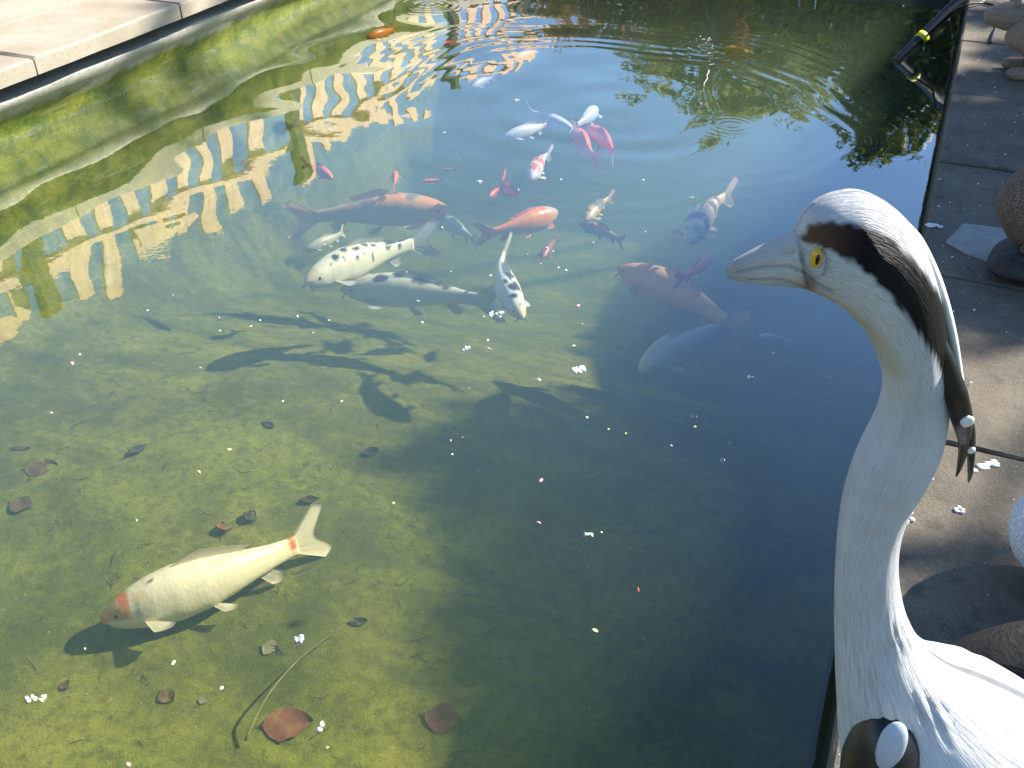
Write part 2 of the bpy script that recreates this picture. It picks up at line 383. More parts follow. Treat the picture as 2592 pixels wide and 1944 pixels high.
# water skin: rings spreading from the feeding koi over a faint chop
wx = np.linspace(XL - .18, XR + .04, 380); wy = np.linspace(YN - .02, YF + .02, 760)
X, Y = np.meshgrid(wx, wy)
c0 = at(1523, 281, 0)
r0 = (at(2115, 299, 0) - c0).length
Hh = np.zeros_like(X)
rr = np.hypot(X - c0.x, Y - c0.y); th = np.arctan2(Y - c0.y, X - c0.x)
wob = .05 * np.sin(3 * th + 1) + .04 * np.sin(5 * th + 2) + .018 * np.sin(11 * th) + .02 * fbm2(X, Y, 4, 71, 3)
brk = np.clip(.62 + .55 * fbm2(X, Y, 2.6, 72, 3), .08, 1.3)
env = np.exp(-((rr - r0 - wob) / .20) ** 2) * (.30 + .70 * sstep(-.55, .35, np.sin(th + .15)))
Hh += .00135 * env * brk * np.cos(2 * math.pi / .125 * (rr - r0 - wob))
env = np.exp(-((rr - r0 - .42 - wob) / .17) ** 2) * sstep(-.2, .5, np.sin(th))
Hh += .0006 * env * brk * np.cos(2 * math.pi / .10 * (rr - r0 - wob))
env = np.exp(-((rr - .50) / .30) ** 2)
Hh += .0018 * env * brk * np.cos(2 * math.pi / .27 * (rr - .45 + .05 * np.sin(3 * th))) * (.45 + .55 * sstep(.2, -.6, np.sin(th)))
r_ = np.random.RandomState(5)
amp = .12 + .88 * np.exp(-((X + 2.6) / 1.9) ** 2 - ((Y - 6.3) / 2.2) ** 2)
leftamp = .62 * np.exp(-((X + 3.6) / .9) ** 2)
for k in range(22):
    lam = r_.uniform(.26, .95); w = r_.rand() * 6.28
    sl_ = .0062 if lam > .36 else .0042
    kx = 2 * math.pi / lam
    Hh += (amp + leftamp) * sl_ / kx * np.sin(kx * (X * math.cos(w) + Y * math.sin(w)) + r_.rand() * 6.28 + .7 * np.sin(1.3 * X + k) + .7 * np.sin(1.1 * Y - k))
for (px, py, ra, a, lam) in ((1852, 318, .15, .0004, .045), (1284, 217, .07, .0005, .04), (1085, 12, .22, .0014, .06), (1785, 125, .25, .0012, .06), (808, 970, .10, .00012, .035), (1500, 470, .10, .0004, .05)):
    p = at(px, py, 0); q = np.hypot(X - p.x, Y - p.y)
    Hh += a * np.exp(-(q / ra) ** 2) * np.cos(2 * math.pi * q / lam)
nx, ny = len(wx), len(wy)
V = np.stack([X, Y, Hh], -1).reshape(-1, 3)
top = grid_faces(ny, nx)
brd = np.concatenate([np.arange(nx), np.arange(1, ny) * nx + nx - 1, (ny - 1) * nx + np.arange(nx - 2, -1, -1), np.arange(ny - 2, 0, -1) * nx])
low = V[brd].copy(); low[:, 2] = BED - 2.3
nb = len(brd); b0 = len(V)
k = np.arange(nb); k2 = (k + 1) % nb
side = np.stack([brd[k], b0 + k, b0 + k2, brd[k2]], -1)
cen = b0 + nb
V = np.vstack([V, low, [[(wx[0] + wx[-1]) / 2, (wy[0] + wy[-1]) / 2, BED - 2.3]]])
bot = np.stack([b0 + k2, b0 + k, np.full(nb, cen)], -1)
wm = mesh_np('water', V, [np.vstack([top, side]), bot])
water = link('water', wm, M['pond_water']); tag(water, kind='structure')

# ================================================================== PAVING AND GROUND
# lawn and soil around the pond: one sheet with an opening
G = 90.0; xi0, xi1, yi0, yi1 = -4.55, .5, -.4, 9.5; zg = .215
V = [(-G, -G, zg), (G, -G, zg), (G, G, zg), (-G, G, zg), (xi0, yi0, zg), (xi1, yi0, zg), (xi1, yi1, zg), (xi0, yi1, zg)]
o = link('ground', mesh_np('ground', V, [[[0, 1, 5, 4], [1, 2, 6, 5], [2, 3, 7, 6], [3, 0, 4, 7]]], False), M['grass_ground']); tag(o, kind='structure')
def slab(name, x0, x1, y0, y1, z0, z1, mat, parent, seed, cham=.012):
    """one flagstone: uneven top, worn arrises"""
    r_ = np.random.RandomState(seed)
    nx_, ny_ = 9, 13
    gx = np.concatenate([[0, cham], np.linspace(0, x1 - x0, nx_ - 2)[1:-1], [x1 - x0 - cham, x1 - x0]]); gy = np.concatenate([[0, cham], np.linspace(0, y1 - y0, ny_ - 2)[1:-1], [y1 - y0 - cham, y1 - y0]])
    Xs, Ys = np.meshgrid(gx, gy); Xs = Xs + x0; Ys = Ys + y0
    Zs = z1 + .0035 * fbm2(Xs, Ys, 9, seed, 3)
    e = np.zeros_like(Xs, bool); e[0, :] = e[-1, :] = True; e[:, 0] = e[:, -1] = True
    Zs[e] -= cham * .9
    jx = .004 * fbm2(Xs, Ys, 14, seed + 1, 3); jy = .004 * fbm2(Xs, Ys, 14, seed + 2, 3)
    Xs = Xs + np.where(e, jx, 0); Ys = Ys + np.where(e, jy, 0)
    a, b = Xs.shape; V = np.stack([Xs, Ys, Zs], -1).reshape(-1, 3)
    brd = np.concatenate([np.arange(b), np.arange(1, a) * b + b - 1, (a - 1) * b + np.arange(b - 2, -1, -1), np.arange(a - 2, 0, -1) * b])
    lo = V[brd].copy(); lo[:, 2] = z0; m = len(brd); n0 = len(V); kk = np.arange(m); k2 = (kk + 1) % m
    V = np.vstack([V, lo, [[(x0 + x1) / 2, (y0 + y1) / 2, z0]]])
    me = mesh_np(name, V, [np.vstack([grid_faces(a, b), np.stack([brd[kk], n0 + kk, n0 + k2, brd[k2]], -1)]), np.stack([n0 + k2, n0 + kk, np.full(m, n0 + m)], -1)], True)
    o = link(name, me, mat, parent); me.polygons.foreach_set('use_smooth', np.full(len(me.polygons), False)); return o
# far-side terrace: sandstone slabs oversailing the liner
ter = MB().box((-5.15, 4.6, .265), (1.76, 9.6, .14)).build('terrace', M['mortar']); tag(ter, kind='structure')
yj = [-.2, .95, 2.2, 3.585, 4.685, 5.9, 7.1, 8.2, 9.4]
for i in range(len(yj) - 1):
    slab('coping_slab', -4.62, -4.035 + random.uniform(-.006, .006), yj[i] + .006, yj[i + 1] - .006, .34, .42 + random.uniform(-.004, .004), M['sandstone'], ter, 40 + i)
    for j, (xa, xb) in enumerate(((-5.28, -4.632), (-5.98, -5.292))):
        slab('paving_slab', xa, xb, yj[i] + .006 + .3 * (j + 1) - .3, yj[i + 1] - .006 + .3 * (j + 1) - .3, .34, .418 + random.uniform(-.004, .004), M['sandstone'], ter, 60 + 2 * i + j)
# near-side path: grey flagstones
pth = MB().box((.93, 4.55, .19), (1.62, 9.7, .10)).build('path', M['mortar']); tag(pth, kind='structure')
yj = [-.25, .75, 1.42, 2.30, 3.24, 4.27, 5.19, 6.13, 7.05, 8.0, 9.3]
for i in range(len(yj) - 1):
    slab('flagstone', XR, .70, yj[i] + .006, yj[i + 1] - .006, .222, .30 + random.uniform(-.003, .003), M['flagstone'], pth, 90 + i, .007)
    slab('flagstone', .712, 1.70, yj[i] + .106, yj[i + 1] + .094, .222, .30 + random.uniform(-.003, .003), M['flagstone'], pth, 110 + i, .007)
# a thin paler patch lying on the path
p = [at(2395, 610, .304), at(2440, 565, .304), at(2560, 580, .304), at(2610, 640, .304), at(2530, 670, .304), at(2450, 640, .304)]
V = [list(q) for q in p] + [[q.x, q.y, .297] for q in p]
me = mesh_np('pale_patch', V, [[[0, 1, 2, 3, 4, 5][::-1]], [[i, i + 6, (i + 1) % 6 + 6, (i + 1) % 6] for i in range(6)]], False)
link('pale_patch', me, M['pale_flagstone'], pth)
near = MB().box((-2.2, -.24, .19), (4.4, .88, .10)).build('near_path', M['mortar']); tag(near, kind='structure')
for i in range(5):
    slab('flagstone', -4.4 + .9 * i + .006, -3.5 + .9 * i - .006, -.68, .20, .242, .30, M['flagstone'], near, 140 + i, .007)

# ================================================================== FENCE beside the far terrace (seen in the water)
fA = Vector((-5.3, 4.0)); fdir = Vector((math.sin(R(8)), math.cos(R(8)))); frz = -R(8)
def fpt(s_, off=0): return fA + fdir * s_ + Vector((fdir.y, -fdir.x)) * off
fence = empty('wooden_fence', (*fpt(2.5), .42)); tag(fence, 'rustic cream wooden picket fence with dark posts on the far terrace', 'fence')
def fchild(o): 
    o.parent = fence; o.matrix_parent_inverse = Matrix.Translation(fence.location).inverted(); return o
rf = random.Random(11)
for s_ in (-2.25, .22, 2.80, 5.22, 7.7):
    p = fpt(s_, .06); mb = MB().box((p.x, p.y, (.42 + 1.62) / 2), (.10, .12, 1.20), frz)
    fchild(bevel(mb.build('post', M['dark_post_wood']), .008))
for z_, hgt in ((1.32, .085), (.75, .07)):
    p = fpt(2.7, .025); fchild(bevel(MB().box((p.x, p.y, z_), (.045, 10.4, hgt), frz, .0).build('rail', M['cream_wood']), .006))
s_ = -2.4; i = 0
while s_ < 7.9:
    w = rf.uniform(.11, .15); t = rf.uniform(1.60, 1.86) if s_ < 3.2 else rf.uniform(1.42, 1.62)
    near_post = any(abs(s_ - q) < .13 for q in (-2.25, .22, 2.80, 5.22, 7.7))
    if not near_post:
        p = fpt(s_, -.016); hw = w / 2; tip = rf.choice((.0, .03, .06))
        lean = rf.uniform(-.03, .03)
        Vp = []
        for xo in (-.012, .012):
            Vp += [[xo, -hw, .42], [xo, hw, .42], [xo, hw + lean, t - tip], [xo, lean + rf.uniform(-.01, .01), t], [xo, -hw + lean, t - tip * .8]]
        Vp = np.array(Vp); ca, sa = math.cos(frz), math.sin(frz)
        Vp[:, :2] = Vp[:, :2] @ np.array([[ca, sa], [-sa, ca]]) + np.array([p.x, p.y])
        me = mesh_np('picket', Vp, [[[4, 3, 2, 1, 0], [5, 6, 7, 8, 9]], [[a, (a + 1) % 5, (a + 1) % 5 + 5, a + 5] for a in range(5)]], False)
        fchild(link('picket', me, M['cream_wood']))
    s_ += w + rf.uniform(.12, .17); i += 1
# the wide board with a hole nailed over the pickets
def board(s0, s1, z0, z1, hole=None):
    pts = [(s0, z0), (s1, z0 + .03), (s1 + .06, (z0 + z1) / 2), (s1 - .05, z1), ((s0 + s1) / 2, z1 + .07), (s0 + .04, z1 - .02)]
    inn = [(hole[0] + hole[2] * math.cos(a), hole[1] + hole[3] * math.sin(a)) for a in [2 * math.pi * (k + 3.6) / 6 for k in range(6)]] if hole else None
    V = []; 
    for off in (.05, .075):
        for q in pts + (inn or []): 
            p = fpt(q[0], off); V.append((p.x, p.y, q[1]))
    m = len(V) // 2
    if hole:
        Fq = [[k, (k + 1) % 6, 6 + (k + 1) % 6, 6 + k] for k in range(6)]
        F2 = [[a + m for a in f][::-1] for f in Fq] + [[k, k + m, (k + 1) % 6 + m, (k + 1) % 6] for k in range(6)] + [[6 + k, 6 + (k + 1) % 6, 6 + (k + 1) % 6 + m, 6 + k + m] for k in range(6)]
        me = mesh_np('board', V, [Fq + F2], False)
    else: me = mesh_np('board', V, [[list(range(6))[::-1], list(range(6, 12))], [[k, k + m, (k + 1) % 6 + m, (k + 1) % 6] for k in range(6)]], False)
    fchild(link('board', me, M['cream_wood']))
board(1.0, 1.62, 1.38, 1.62, (1.38, 1.5, .10, .05)); board(-.55, -.08, 1.45, 1.66)

# ================================================================== TREES AND SHRUBS (reflected in the water, shading the path)
def leaf_cloud(name, blobs, nleaf, size, mat, parent, seed, hollow=.35):
    r_ = np.random.RandomState(seed); tot = sum(b[3] * b[4] * b[5] for b in blobs); Vs = []
    for (x, y, z, a, b, c) in blobs:
        m = int(nleaf * a * b * c / tot)
        d = r_.randn(m, 3); d /= np.linalg.norm(d, axis=1)[:, None]
        ra = (hollow + (1.0 - hollow) * r_.rand(m) ** .6) * (1 + .18 * np.sin(5 * d[:, 0] + 3 * d[:, 1] + seed) + .15 * np.sin(7 * d[:, 2] - 4 * d[:, 1]))
        P = d * ra[:, None] * np.array([a, b, c]) + np.array([x, y, z])
        P += .10 * np.sin(P[:, [1, 2, 0]] * 9)            # gather the leaves into sprays
        u_ = r_.randn(m, 3); u_ /= np.linalg.norm(u_, axis=1)[:, None]; w_ = np.cross(u_, r_.randn(m, 3)); w_ /= np.linalg.norm(w_, axis=1)[:, None]
        sz = size * (.6 + .8 * r_.rand(m))[:, None]
        Vs.append(np.stack([P - u_ * sz, P + w_ * sz * .38, P + u_ * sz, P - w_ * sz * .38], 1).reshape(-1, 3))
    V = np.vstack(Vs); Fq = np.arange(len(V)).reshape(-1, 4)
    return link(name, mesh_np(name, V, [Fq], False), mat, parent)
def tree(name, label, cat, base, trunk, blobs, nleaf, size, mat, seed, group=None, tr_r=.09, hollow=.35):
    o = empty(name, base); tag(o, label, cat, group)
    r_ = random.Random(seed); b = Vector(base); t = Vector(trunk); mb = MB()
    mid = b.lerp(t, .5) + Vector((r_.uniform(-.08, .08), r_.uniform(-.08, .08), 0))
    mb.tube([b, b.lerp(mid, .5), mid, t], [tr_r * 1.3, tr_r, tr_r * .85, tr_r * .6], 10)
    for q in blobs:
        e = Vector(q[:3]); s1 = mid.lerp(t, r_.uniform(.3, 1))
        m = s1.lerp(e, .5) + Vector((r_.uniform(-.1, .1), r_.uniform(-.1, .1), r_.uniform(0, .15)))
        mb.tube([s1, m, e, e + (e - m) * .5], [tr_r * .45, tr_r * .3, tr_r * .16, tr_r * .05], 7)
    tk = mb.build('trunk', M['bark'], None, True); cr = leaf_cloud('crown', blobs, nleaf, size, mat, None, seed, hollow)
    for c in (tk, cr): c.parent = o; c.matrix_parent_inverse = Matrix.Translation(o.location).inverted()
    return o
tree('shade_tree', 'leafy tree overhanging the near path and shading the pond', 'tree', (4.1, 7.6, .2), (3.6, 7.3, 2.7),
     [(2.95, 6.92, 3.25, .58, .52, .38), (3.45, 6.95, 3.4, .70, .62, .45), (2.46, 7.12, 3.25, .38, .34, .28), (3.5, 7.6, 3.4, .66, .62, .45), (4.1, 7.3, 3.6, .8, .8, .55), (3.05, 5.95, 3.2, .30, .30, .22), (3.45, 6.35, 3.3, .45, .4, .3), (3.35, 8.35, 3.4, .42, .26, .3), (3.6, 9.0, 3.4, .40, .24, .3), (3.3, 9.55, 3.3, .36, .22, .25), (4.0, 8.7, 3.4, .4, .35, .3),  (3.2, 4.75, 3.4, .16, .1, .1)], 15000, .095, M['leaf_mid'], 4, tr_r=.13, hollow=.12)
for x, y, lab in ((.9, 9.5, 'tall thin bare trunk nearer the pond behind the far end of the path'), (.95, 10.15, 'tall thin bare trunk further back behind the far end of the path')):
    tree('bare_tree', lab, 'tree', (x, y, .2), (x + .05, y, 5.2), [(x, y, 5.5, .16, .16, .14), (x + .1, y + .05, 5.3, .12, .12, .1)], 160, .06, M['leaf_mid'], int(y * 10), 'thin bare trees past the path', tr_r=.055)
tree('evergreen_tree', 'dense dark evergreen beside the far right corner of the pond', 'tree', (-.45, 10.7, .2), (-.45, 10.7, 1.6),
     [(-.55, 10.6, .75, .70, .6, .6), (-.45, 10.6, 1.25, .62, .6, .5), (-.1, 10.5, 1.55, .45, .5, .35), (-.45, 10.6, 1.75, .42, .45, .35), (-.35, 10.55, 2.08, .25, .3, .22), (.15, 10.6, 1.0, .5, .5, .6)], 11000, .055, M['leaf_dark'], 8, hollow=.1)
tree('olive_tree', 'loose olive green tree reflected behind the ripple rings', 'tree', (-2.1, 12.0, .2), (-2.1, 12.0, 1.6),
     [(-1.9, 11.8, 1.5, .75, .6, .45), (-2.6, 11.9, 1.75, .6, .6, .35), (-1.5, 11.8, 2.05, .5, .5, .28), (-2.2, 11.9, 2.2, .5, .5, .25), (-1.3, 11.9, 1.3, .5, .5, .5), (-2.9, 12.0, 1.3, .5, .5, .4), (-2.3, 11.8, 2.55, .28, .3, .14)], 6500, .06, M['leaf_olive'], 9)
tree('yellowing_shrub', 'yellowing green shrub low beside the dark evergreen', 'shrub', (-1.45, 10.9, .2), (-1.45, 10.9, .6),
     [(-1.5, 10.8, .75, .5, .4, .4), (-1.25, 10.9, 1.05, .35, .35, .3)], 2600, .05, M['leaf_olive'], 15, tr_r=.04)
for k, (x, y, z, sx, lab) in enumerate(((-4.1, 11.2, .9, .55, 'rust brown autumn shrub at the left end of the far bank'), (-3.2, 11.0, .85, .6, 'rust brown autumn shrub in the middle of the far bank'), (-2.35, 10.9, .75, .5, 'rust brown autumn shrub nearest the olive tree'))):
    tree('rust_shrub', lab, 'shrub', (x, y, .2), (x, y, z), [(x, y, z, sx, .45, .42), (x + .2, y, z + .3, sx * .6, .4, .3), (x - .3, y + .1, z + .1, .35, .35, .35)], 2600, .05, M['leaf_rust'], 30 + k, 'rust brown shrubs along the far bank', tr_r=.04)
tree('birch_tree', 'slender tree standing far behind the shrubs', 'tree', (-3.9, 15.5, .2), (-3.9, 15.5, 2.4), [(-3.7, 15.4, 2.5, .6, .6, .5), (-4.1, 15.5, 3.0, .45, .5, .4), (-3.9, 15.5, 2.0, .55, .5, .4)], 2600, .07, M['leaf_olive'], 44)
# the spout standard whose dark line is mirrored by the far end
sp = empty('water_spout', (-2.05, 9.75, .2)); tag(sp, 'thin dark spout pole behind the far end of the pond', 'spout')
o = MB().tube([(0, 0, 0), (0, 0, .9), (.02, -.03, 1.15)], [.035, .03, .028], 10).build('pole', M['black_rubber'], sp, True)
o = MB().tube([(.02, -.03, 1.15), (.02, -.2, 1.22), (.02, -.36, 1.16)], [.028, .022, .018], 10).build('nozzle', M['black_rubber'], sp, True)

# ================================================================== KOI
W_, CR, OR, RED, BLK, GRY, GLD = (.80, .74, .56), (.80, .66, .34), (.66, .25, .05), (.74, .16, .03), (.035, .035, .035), (.30, .30, .27), (.66, .46, .13)
KS = [0, .02, .05, .10, .17, .26, .37, .50, .63, .75, .86, .94, 1.0]
KW = [.010, .026, .042, .060, .074, .085, .090, .084, .068, .048, .030, .020, .014]
KH = [.010, .026, .042, .062, .080, .096, .104, .098, .080, .060, .046, .040, .040]
def fin_mesh(name, root, tip, nu, nv, th, colr, colt, wave=0.0):
    """a thin closed fin spanned between a root line and a tip line, ribbed by its rays"""
    A, B = catmull(root, nu), catmull(tip, nu)
    t = np.linspace(0, 1, nv)[None, :, None]
    P = A[:, None, :] * (1 - t) + B[:, None, :] * t
    d1 = np.gradient(P, axis=0); d2 = np.gradient(P, axis=1); N = np.cross(d1, d2); N /= (np.linalg.norm(N, axis=2, keepdims=True) + 1e-9)
    P = P + N * (wave * np.sin(np.linspace(0, 9, nu))[:, None, None] * t)
    h = th * (1 - .85 * t) * (1 + .5 * np.sin(np.arange(nu) * 2.1)[:, None, None])
    V = np.concatenate([(P + N * h).reshape(-1, 3), (P - N * h).reshape(-1, 3)]); m = nu * nv
    g = grid_faces(nu, nv); brd = np.concatenate([np.arange(nv), np.arange(1, nu) * nv + nv - 1, (nu - 1) * nv + np.arange(nv - 2, -1, -1), np.arange(nu - 2, 0, -1) * nv])
    k = np.arange(len(brd)); k2 = (k + 1) % len(brd)
    sd = np.stack([brd[k], brd[k2], brd[k2] + m, brd[k] + m], -1)
    cc = np.array(colr)[None, None] * (1 - t) + np.array(colt)[None, None] * t; cc = np.broadcast_to(cc, (nu, nv, 3)).reshape(-1, 3)
    u_ = np.broadcast_to(np.stack(np.meshgrid(np.linspace(0, 1, nv), np.linspace(0, 1, nu)), -1), (nu, nv, 2)).reshape(-1, 2)
    return mesh_np(name, V, [np.vstack([g, g[:, ::-1] + m, sd])], True, np.vstack([cc, cc]), np.vstack([u_, u_]))
def koi(label, hp, tp, depth, base, spots=(), bend=0.0, roll=0.0, pitch=0.0, fat=1.0, belly=None, fin=None, name='koi', group='koi in the pond', hi=False, tail_z=None, speck=None):
    """hp, tp: sight of the snout and of the tail tip in the photograph; depth in metres below the surface"""
    a = at(*hp, -depth); b = at(*tp, -(tail_z if tail_z is not None else depth)); L = (a - b).length
    ns, nr = (60, 36) if hi else (30, 20)
    s = np.linspace(0, 1, ns) ** 1.08
    w = np.interp(s, KS, KW) * L * fat; h = np.interp(s, KS, KH) * L * fat
    BL = .83 * L
    # spine bends sideways towards the tail, as a swimming fish does
    hd = bend * (s ** 1.6) * 1.6 - bend * .35
    ds = np.gradient(s) * BL
    sx = -np.cumsum(np.cos(hd) * ds); sy = np.cumsum(np.sin(hd) * ds); sx -= sx[0]; sy -= sy[0]
    # straighten so that snout and tail stay on the line
    ang = math.atan2(sy[-1], -sx[-1]); ca, sa = math.cos(ang), math.sin(ang)
    sx, sy = sx * ca - sy * sa, sx * sa + sy * ca
    hd = hd - ang
    ph = np.linspace(0, 2 * math.pi, nr, endpoint=False)
    cy, cz = np.cos(ph), np.sin(ph)
    e = 2 / 2.25
    cy = np.sign(cy) * np.abs(cy) ** e; cz = np.sign(cz) * np.abs(cz) ** e
    yl = w[:, None] * cy[None]; zl = h[:, None] * cz[None] + (.012 * L * np.sin(np.clip(s, 0, 1) * math.pi))[:, None]
    nx_, ny_ = np.sin(hd), np.cos(hd)
    V = np.stack([sx[:, None] + yl * nx_[:, None], sy[:, None] + yl * ny_[:, None], zl], -1)
    # gill cover edge and brow: small steps in the head
    gill = np.exp(-((s - .17) / .012) ** 2); V[:, :, :2] *= 1.0
    V[:, :, 1] -= (gill[:, None] * .05 * yl)
    ring = V.reshape(-1, 3)
    caps = np.array([[sx[0] + .006 * L, sy[0], 0], [sx[-1] - .004 * L, sy[-1], 0]])
    allV = np.vstack([ring, caps]); n0 = ns * nr
    Q = grid_faces(ns, nr, 0, True)
    T = [[n0, (k + 1) % nr, k] for k in range(nr)] + [[n0 + 1, (ns - 1) * nr + k, (ns - 1) * nr + (k + 1) % nr] for k in range(nr)]
    # markings: (s, side -1..1 over the back, length, width, colour)
    C = np.tile(np.array(base, float), (ns, nr, 1))
    bl = np.array(belly if belly is not None else [min(1, k * 1.05) for k in base])
    k_ = sstep(.15, -.5, cz)[None, :, None]; C = C * (1 - k_) + bl * k_
    side = np.where(cz >= -.2, np.cos(ph), np.sign(np.cos(ph)) * (1.2 + .4 * np.abs(cz)))
    rs = np.random.RandomState(int(abs(hp[0] * 7 + hp[1])) % 9999)
    jag = .25 * np.sin(s[:, None] * 61 + 3 * side[None]) + .2 * np.sin(side[None] * 9 + s[:, None] * 23)
    for (ss, sd, ln, wd, cc) in spots:
        q = np.sqrt(((s[:, None] - ss) / ln) ** 2 + ((side[None] - sd) / wd) ** 2) + jag * .6
        k_ = sstep(1.25, .75, q)[..., None]; C = C * (1 - k_) + np.array(cc) * k_
    if speck is not None:
        k_ = (rs.rand(ns, nr) < speck[0]).astype(float)[..., None] * .8; C = C * (1 - k_) + np.array(speck[1]) * k_
    cols = np.vstack([C.reshape(-1, 3), C[0].mean(0), C[-1].mean(0)])
    uv = np.stack(np.broadcast_arrays(s[:, None], (ph / (2 * math.pi))[None]), -1).reshape(-1, 2); uv = np.vstack([uv, [[0, 0], [1, 0]]])
    body = link(name, mesh_np(name, allV, [Q, T], True, cols, uv), M['koi_skin']); tag(body, label, 'koi', group)
    fc = np.array(fin if fin is not None else base); ft = fc * .85 + .08
    def P3(si, y, z):
        x_ = np.interp(si, s, sx); y_ = np.interp(si, s, sy); a_ = np.interp(si, s, hd)
        return np.array([x_ + y * math.sin(a_), y_ + y * math.cos(a_), z])
    def ex(si, back, y, z):
        q = P3(si, y, z); a_ = np.interp(si, s, hd); return q + np.array([-math.cos(a_) * back, math.sin(a_) * back, 0])
    # tail: two lobes with a notch
    rt = [ex(.985, 0, 0, z * L) for z in (-.036, -.018, 0, .018, .036)]
    tpz = [ex(1, bk * L, yy * L * math.copysign(1, bend if bend else 1), z * L) for (bk, yy, z) in ((.125, .012, -.125), (.180, .03, -.095), (.100, .02, 0.0), (.185, .03, .105), (.135, .012, .138))]
    link('tail_fin', fin_mesh('tail_fin', rt, tpz, 17, 7, .004 * L, fc, ft, .004 * L), M['koi_fin'], body)
    # dorsal
    sd_ = np.linspace(.36, .70, 5); hz = np.interp(sd_, s, h)
    rt = [P3(a_, 0, b_ * .97 + .012 * L * math.sin(a_ * math.pi)) for a_, b_ in zip(sd_, hz)]
    tz = [.016, .036, .030, .022, .012]
    tpz = [ex(a_, .05 * L, .012 * L, b_ + k * L + .012 * L) for a_, b_, k in zip(sd_, hz, tz)]
    link('dorsal_fin', fin_mesh('dorsal_fin', rt, tpz, 13, 5, .004 * L, fc, ft), M['koi_fin'], body)
    for sg in (1, -1):
        hh = np.interp(.2, s, w)
        rt = [P3(.195 + .012 * k, sg * hh * .93, -.03 * L - .004 * L * k) for k in range(4)]
        tpz = [ex(.21, b_ * L, sg * (hh + y_ * L), -.05 * L) for b_, y_ in ((.02, .075), (.055, .085), (.09, .075), (.105, .045))]
        link('pectoral_fin', fin_mesh('pectoral_fin', rt, tpz, 11, 5, .004 * L, fc, ft * 1.05), M['koi_fin'], body)
        hh = np.interp(.52, s, w)
        rt = [P3(.50 + .012 * k, sg * hh * .6, -.075 * L) for k in range(4)]
        tpz = [ex(.52, b_ * L, sg * (hh * .6 + y_ * L), -.10 * L) for b_, y_ in ((.02, .045), (.045, .055), (.07, .045), (.08, .025))]
        link('pelvic_fin', fin_mesh('pelvic_fin', rt, tpz, 9, 4, .004 * L, fc, ft), M['koi_fin'], body)
        if L > .25:
            ey = P3(.085, sg * np.interp(.085, s, w) * .93, .016 * L)
            MB().blob(ey, (.010 * L, .006 * L, .010 * L), 6, 8).build('eye', M['eye_black'], body, True)
    hh = np.interp(.78, s, h)
    rt = [P3(.76 + .015 * k, 0, -hh * .9 + .008 * k * L) for k in range(4)]
    tpz = [ex(.78, b_ * L, .01 * L, -hh - z_ * L) for b_, z_ in ((.03, .05), (.06, .055), (.085, .04), (.095, .015))]
    link('anal_fin', fin_mesh('anal_fin', rt, tpz, 9, 4, .004 * L, fc, ft), M['koi_fin'], body)
    if hi:
        for sg in (1, -1):
            q = P3(.03, sg * .022 * L, -.018 * L)
            MB().tube([q, q + np.array([.012 * L, sg * .02 * L, -.022 * L]), q + np.array([-.01 * L, sg * .035 * L, -.03 * L])], [.004 * L, .003 * L, .001 * L], 6).build('barbel', M['koi_fin'], body, True)
            for c in body.children[-1:]:
                ca_ = c.data.color_attributes.new('Col', 'FLOAT_COLOR', 'POINT'); ca_.data.foreach_set('color', np.tile(np.array([.6, .4, .25, 1], np.float32), len(c.data.vertices)))
    d = (a - b).normalized()
    rz = math.atan2(d.y, d.x); pt = -math.asin(max(-1, min(1, d.z)))
    body.location = a; body.rotation_mode = 'XYZ'
    body.matrix_basis = Matrix.Translation(a) @ Matrix.Rotation(rz, 4, 'Z') @ Matrix.Rotation(pt, 4, 'Y') @ Matrix.Rotation(-roll, 4, 'X')
    return body
def c5(x, y): return (700 + .3617 * x, 380 + .3617 * y)
def c6(x, y): return (1200 + .3617 * x, 240 + .3617 * y)
def c2(x, y): return (700 + .4521 * x, .4521 * y)
def k1(x, y): return (x * S, y * S)
koi('large cream koi with red head marks and tail band, alone in the lit foreground', k1(217, 1338), k1(722, 1146), .715, (.90, .79, .52),
    [(.018, .2, .028, 1.3, (.92, .26, .05)), (.118, .25, .028, .85, (.90, .20, .03)), (.14, .55, .02, .30, (.82, .26, .08)), (.06, .45, .05, .6, (.92, .52, .18)), (.09, .98, .06, .22, (.84, .36, .10)), (.975, .15, .026, 1.2, (.82, .18, .04)), (.93, .6, .02, .2, (.86, .5, .2)), (.6, .55, .05, .08, (.88, .62, .30)), (.72, .2, .03, .12, (.88, .6, .3)), (.2, .75, .03, .15, (.88, .62, .33)), (.42, .42, .10, .06, (.62, .33, .12)), (.27, .35, .010, .06, (.10, .08, .05)), (.30, -.25, .006, .04, (.14, .10, .06)), (.66, -.5, .006, .03, (.2, .13, .07))],
    fat=1.12, bend=-.28, roll=R(-20), hi=True, fin=(.74, .66, .44), tail_z=.70)
koi('cream koi with black blotches along its back, brightest of the middle group', k1(659, 612), k1(935, 512), .46, (.80, .76, .52),
    [(.04, 0, .07, 2, (.80, .64, .34)), (.26, .35, .035, .25, BLK), (.36, .1, .03, .22, BLK), (.45, .4, .04, .15, BLK), (.55, .2, .03, .25, BLK), (.80, .2, .07, .6, BLK), (.90, 0, .05, .5, BLK), (.68, -.2, .02, .3, BLK), (.62, .5, .025, .2, BLK), (.31, .7, .02, .14, BLK), (.5, .75, .02, .14, BLK), (.42, .85, .012, .1, BLK), (.74, .7, .03, .25, BLK), (.86, .7, .02, .3, BLK), (.2, .6, .012, .1, (.2, .16, .1)), (.57, .95, .012, .08, BLK)],
    bend=.18, roll=R(-6), hi=True, fin=(.50, .50, .38), tail_z=.52)
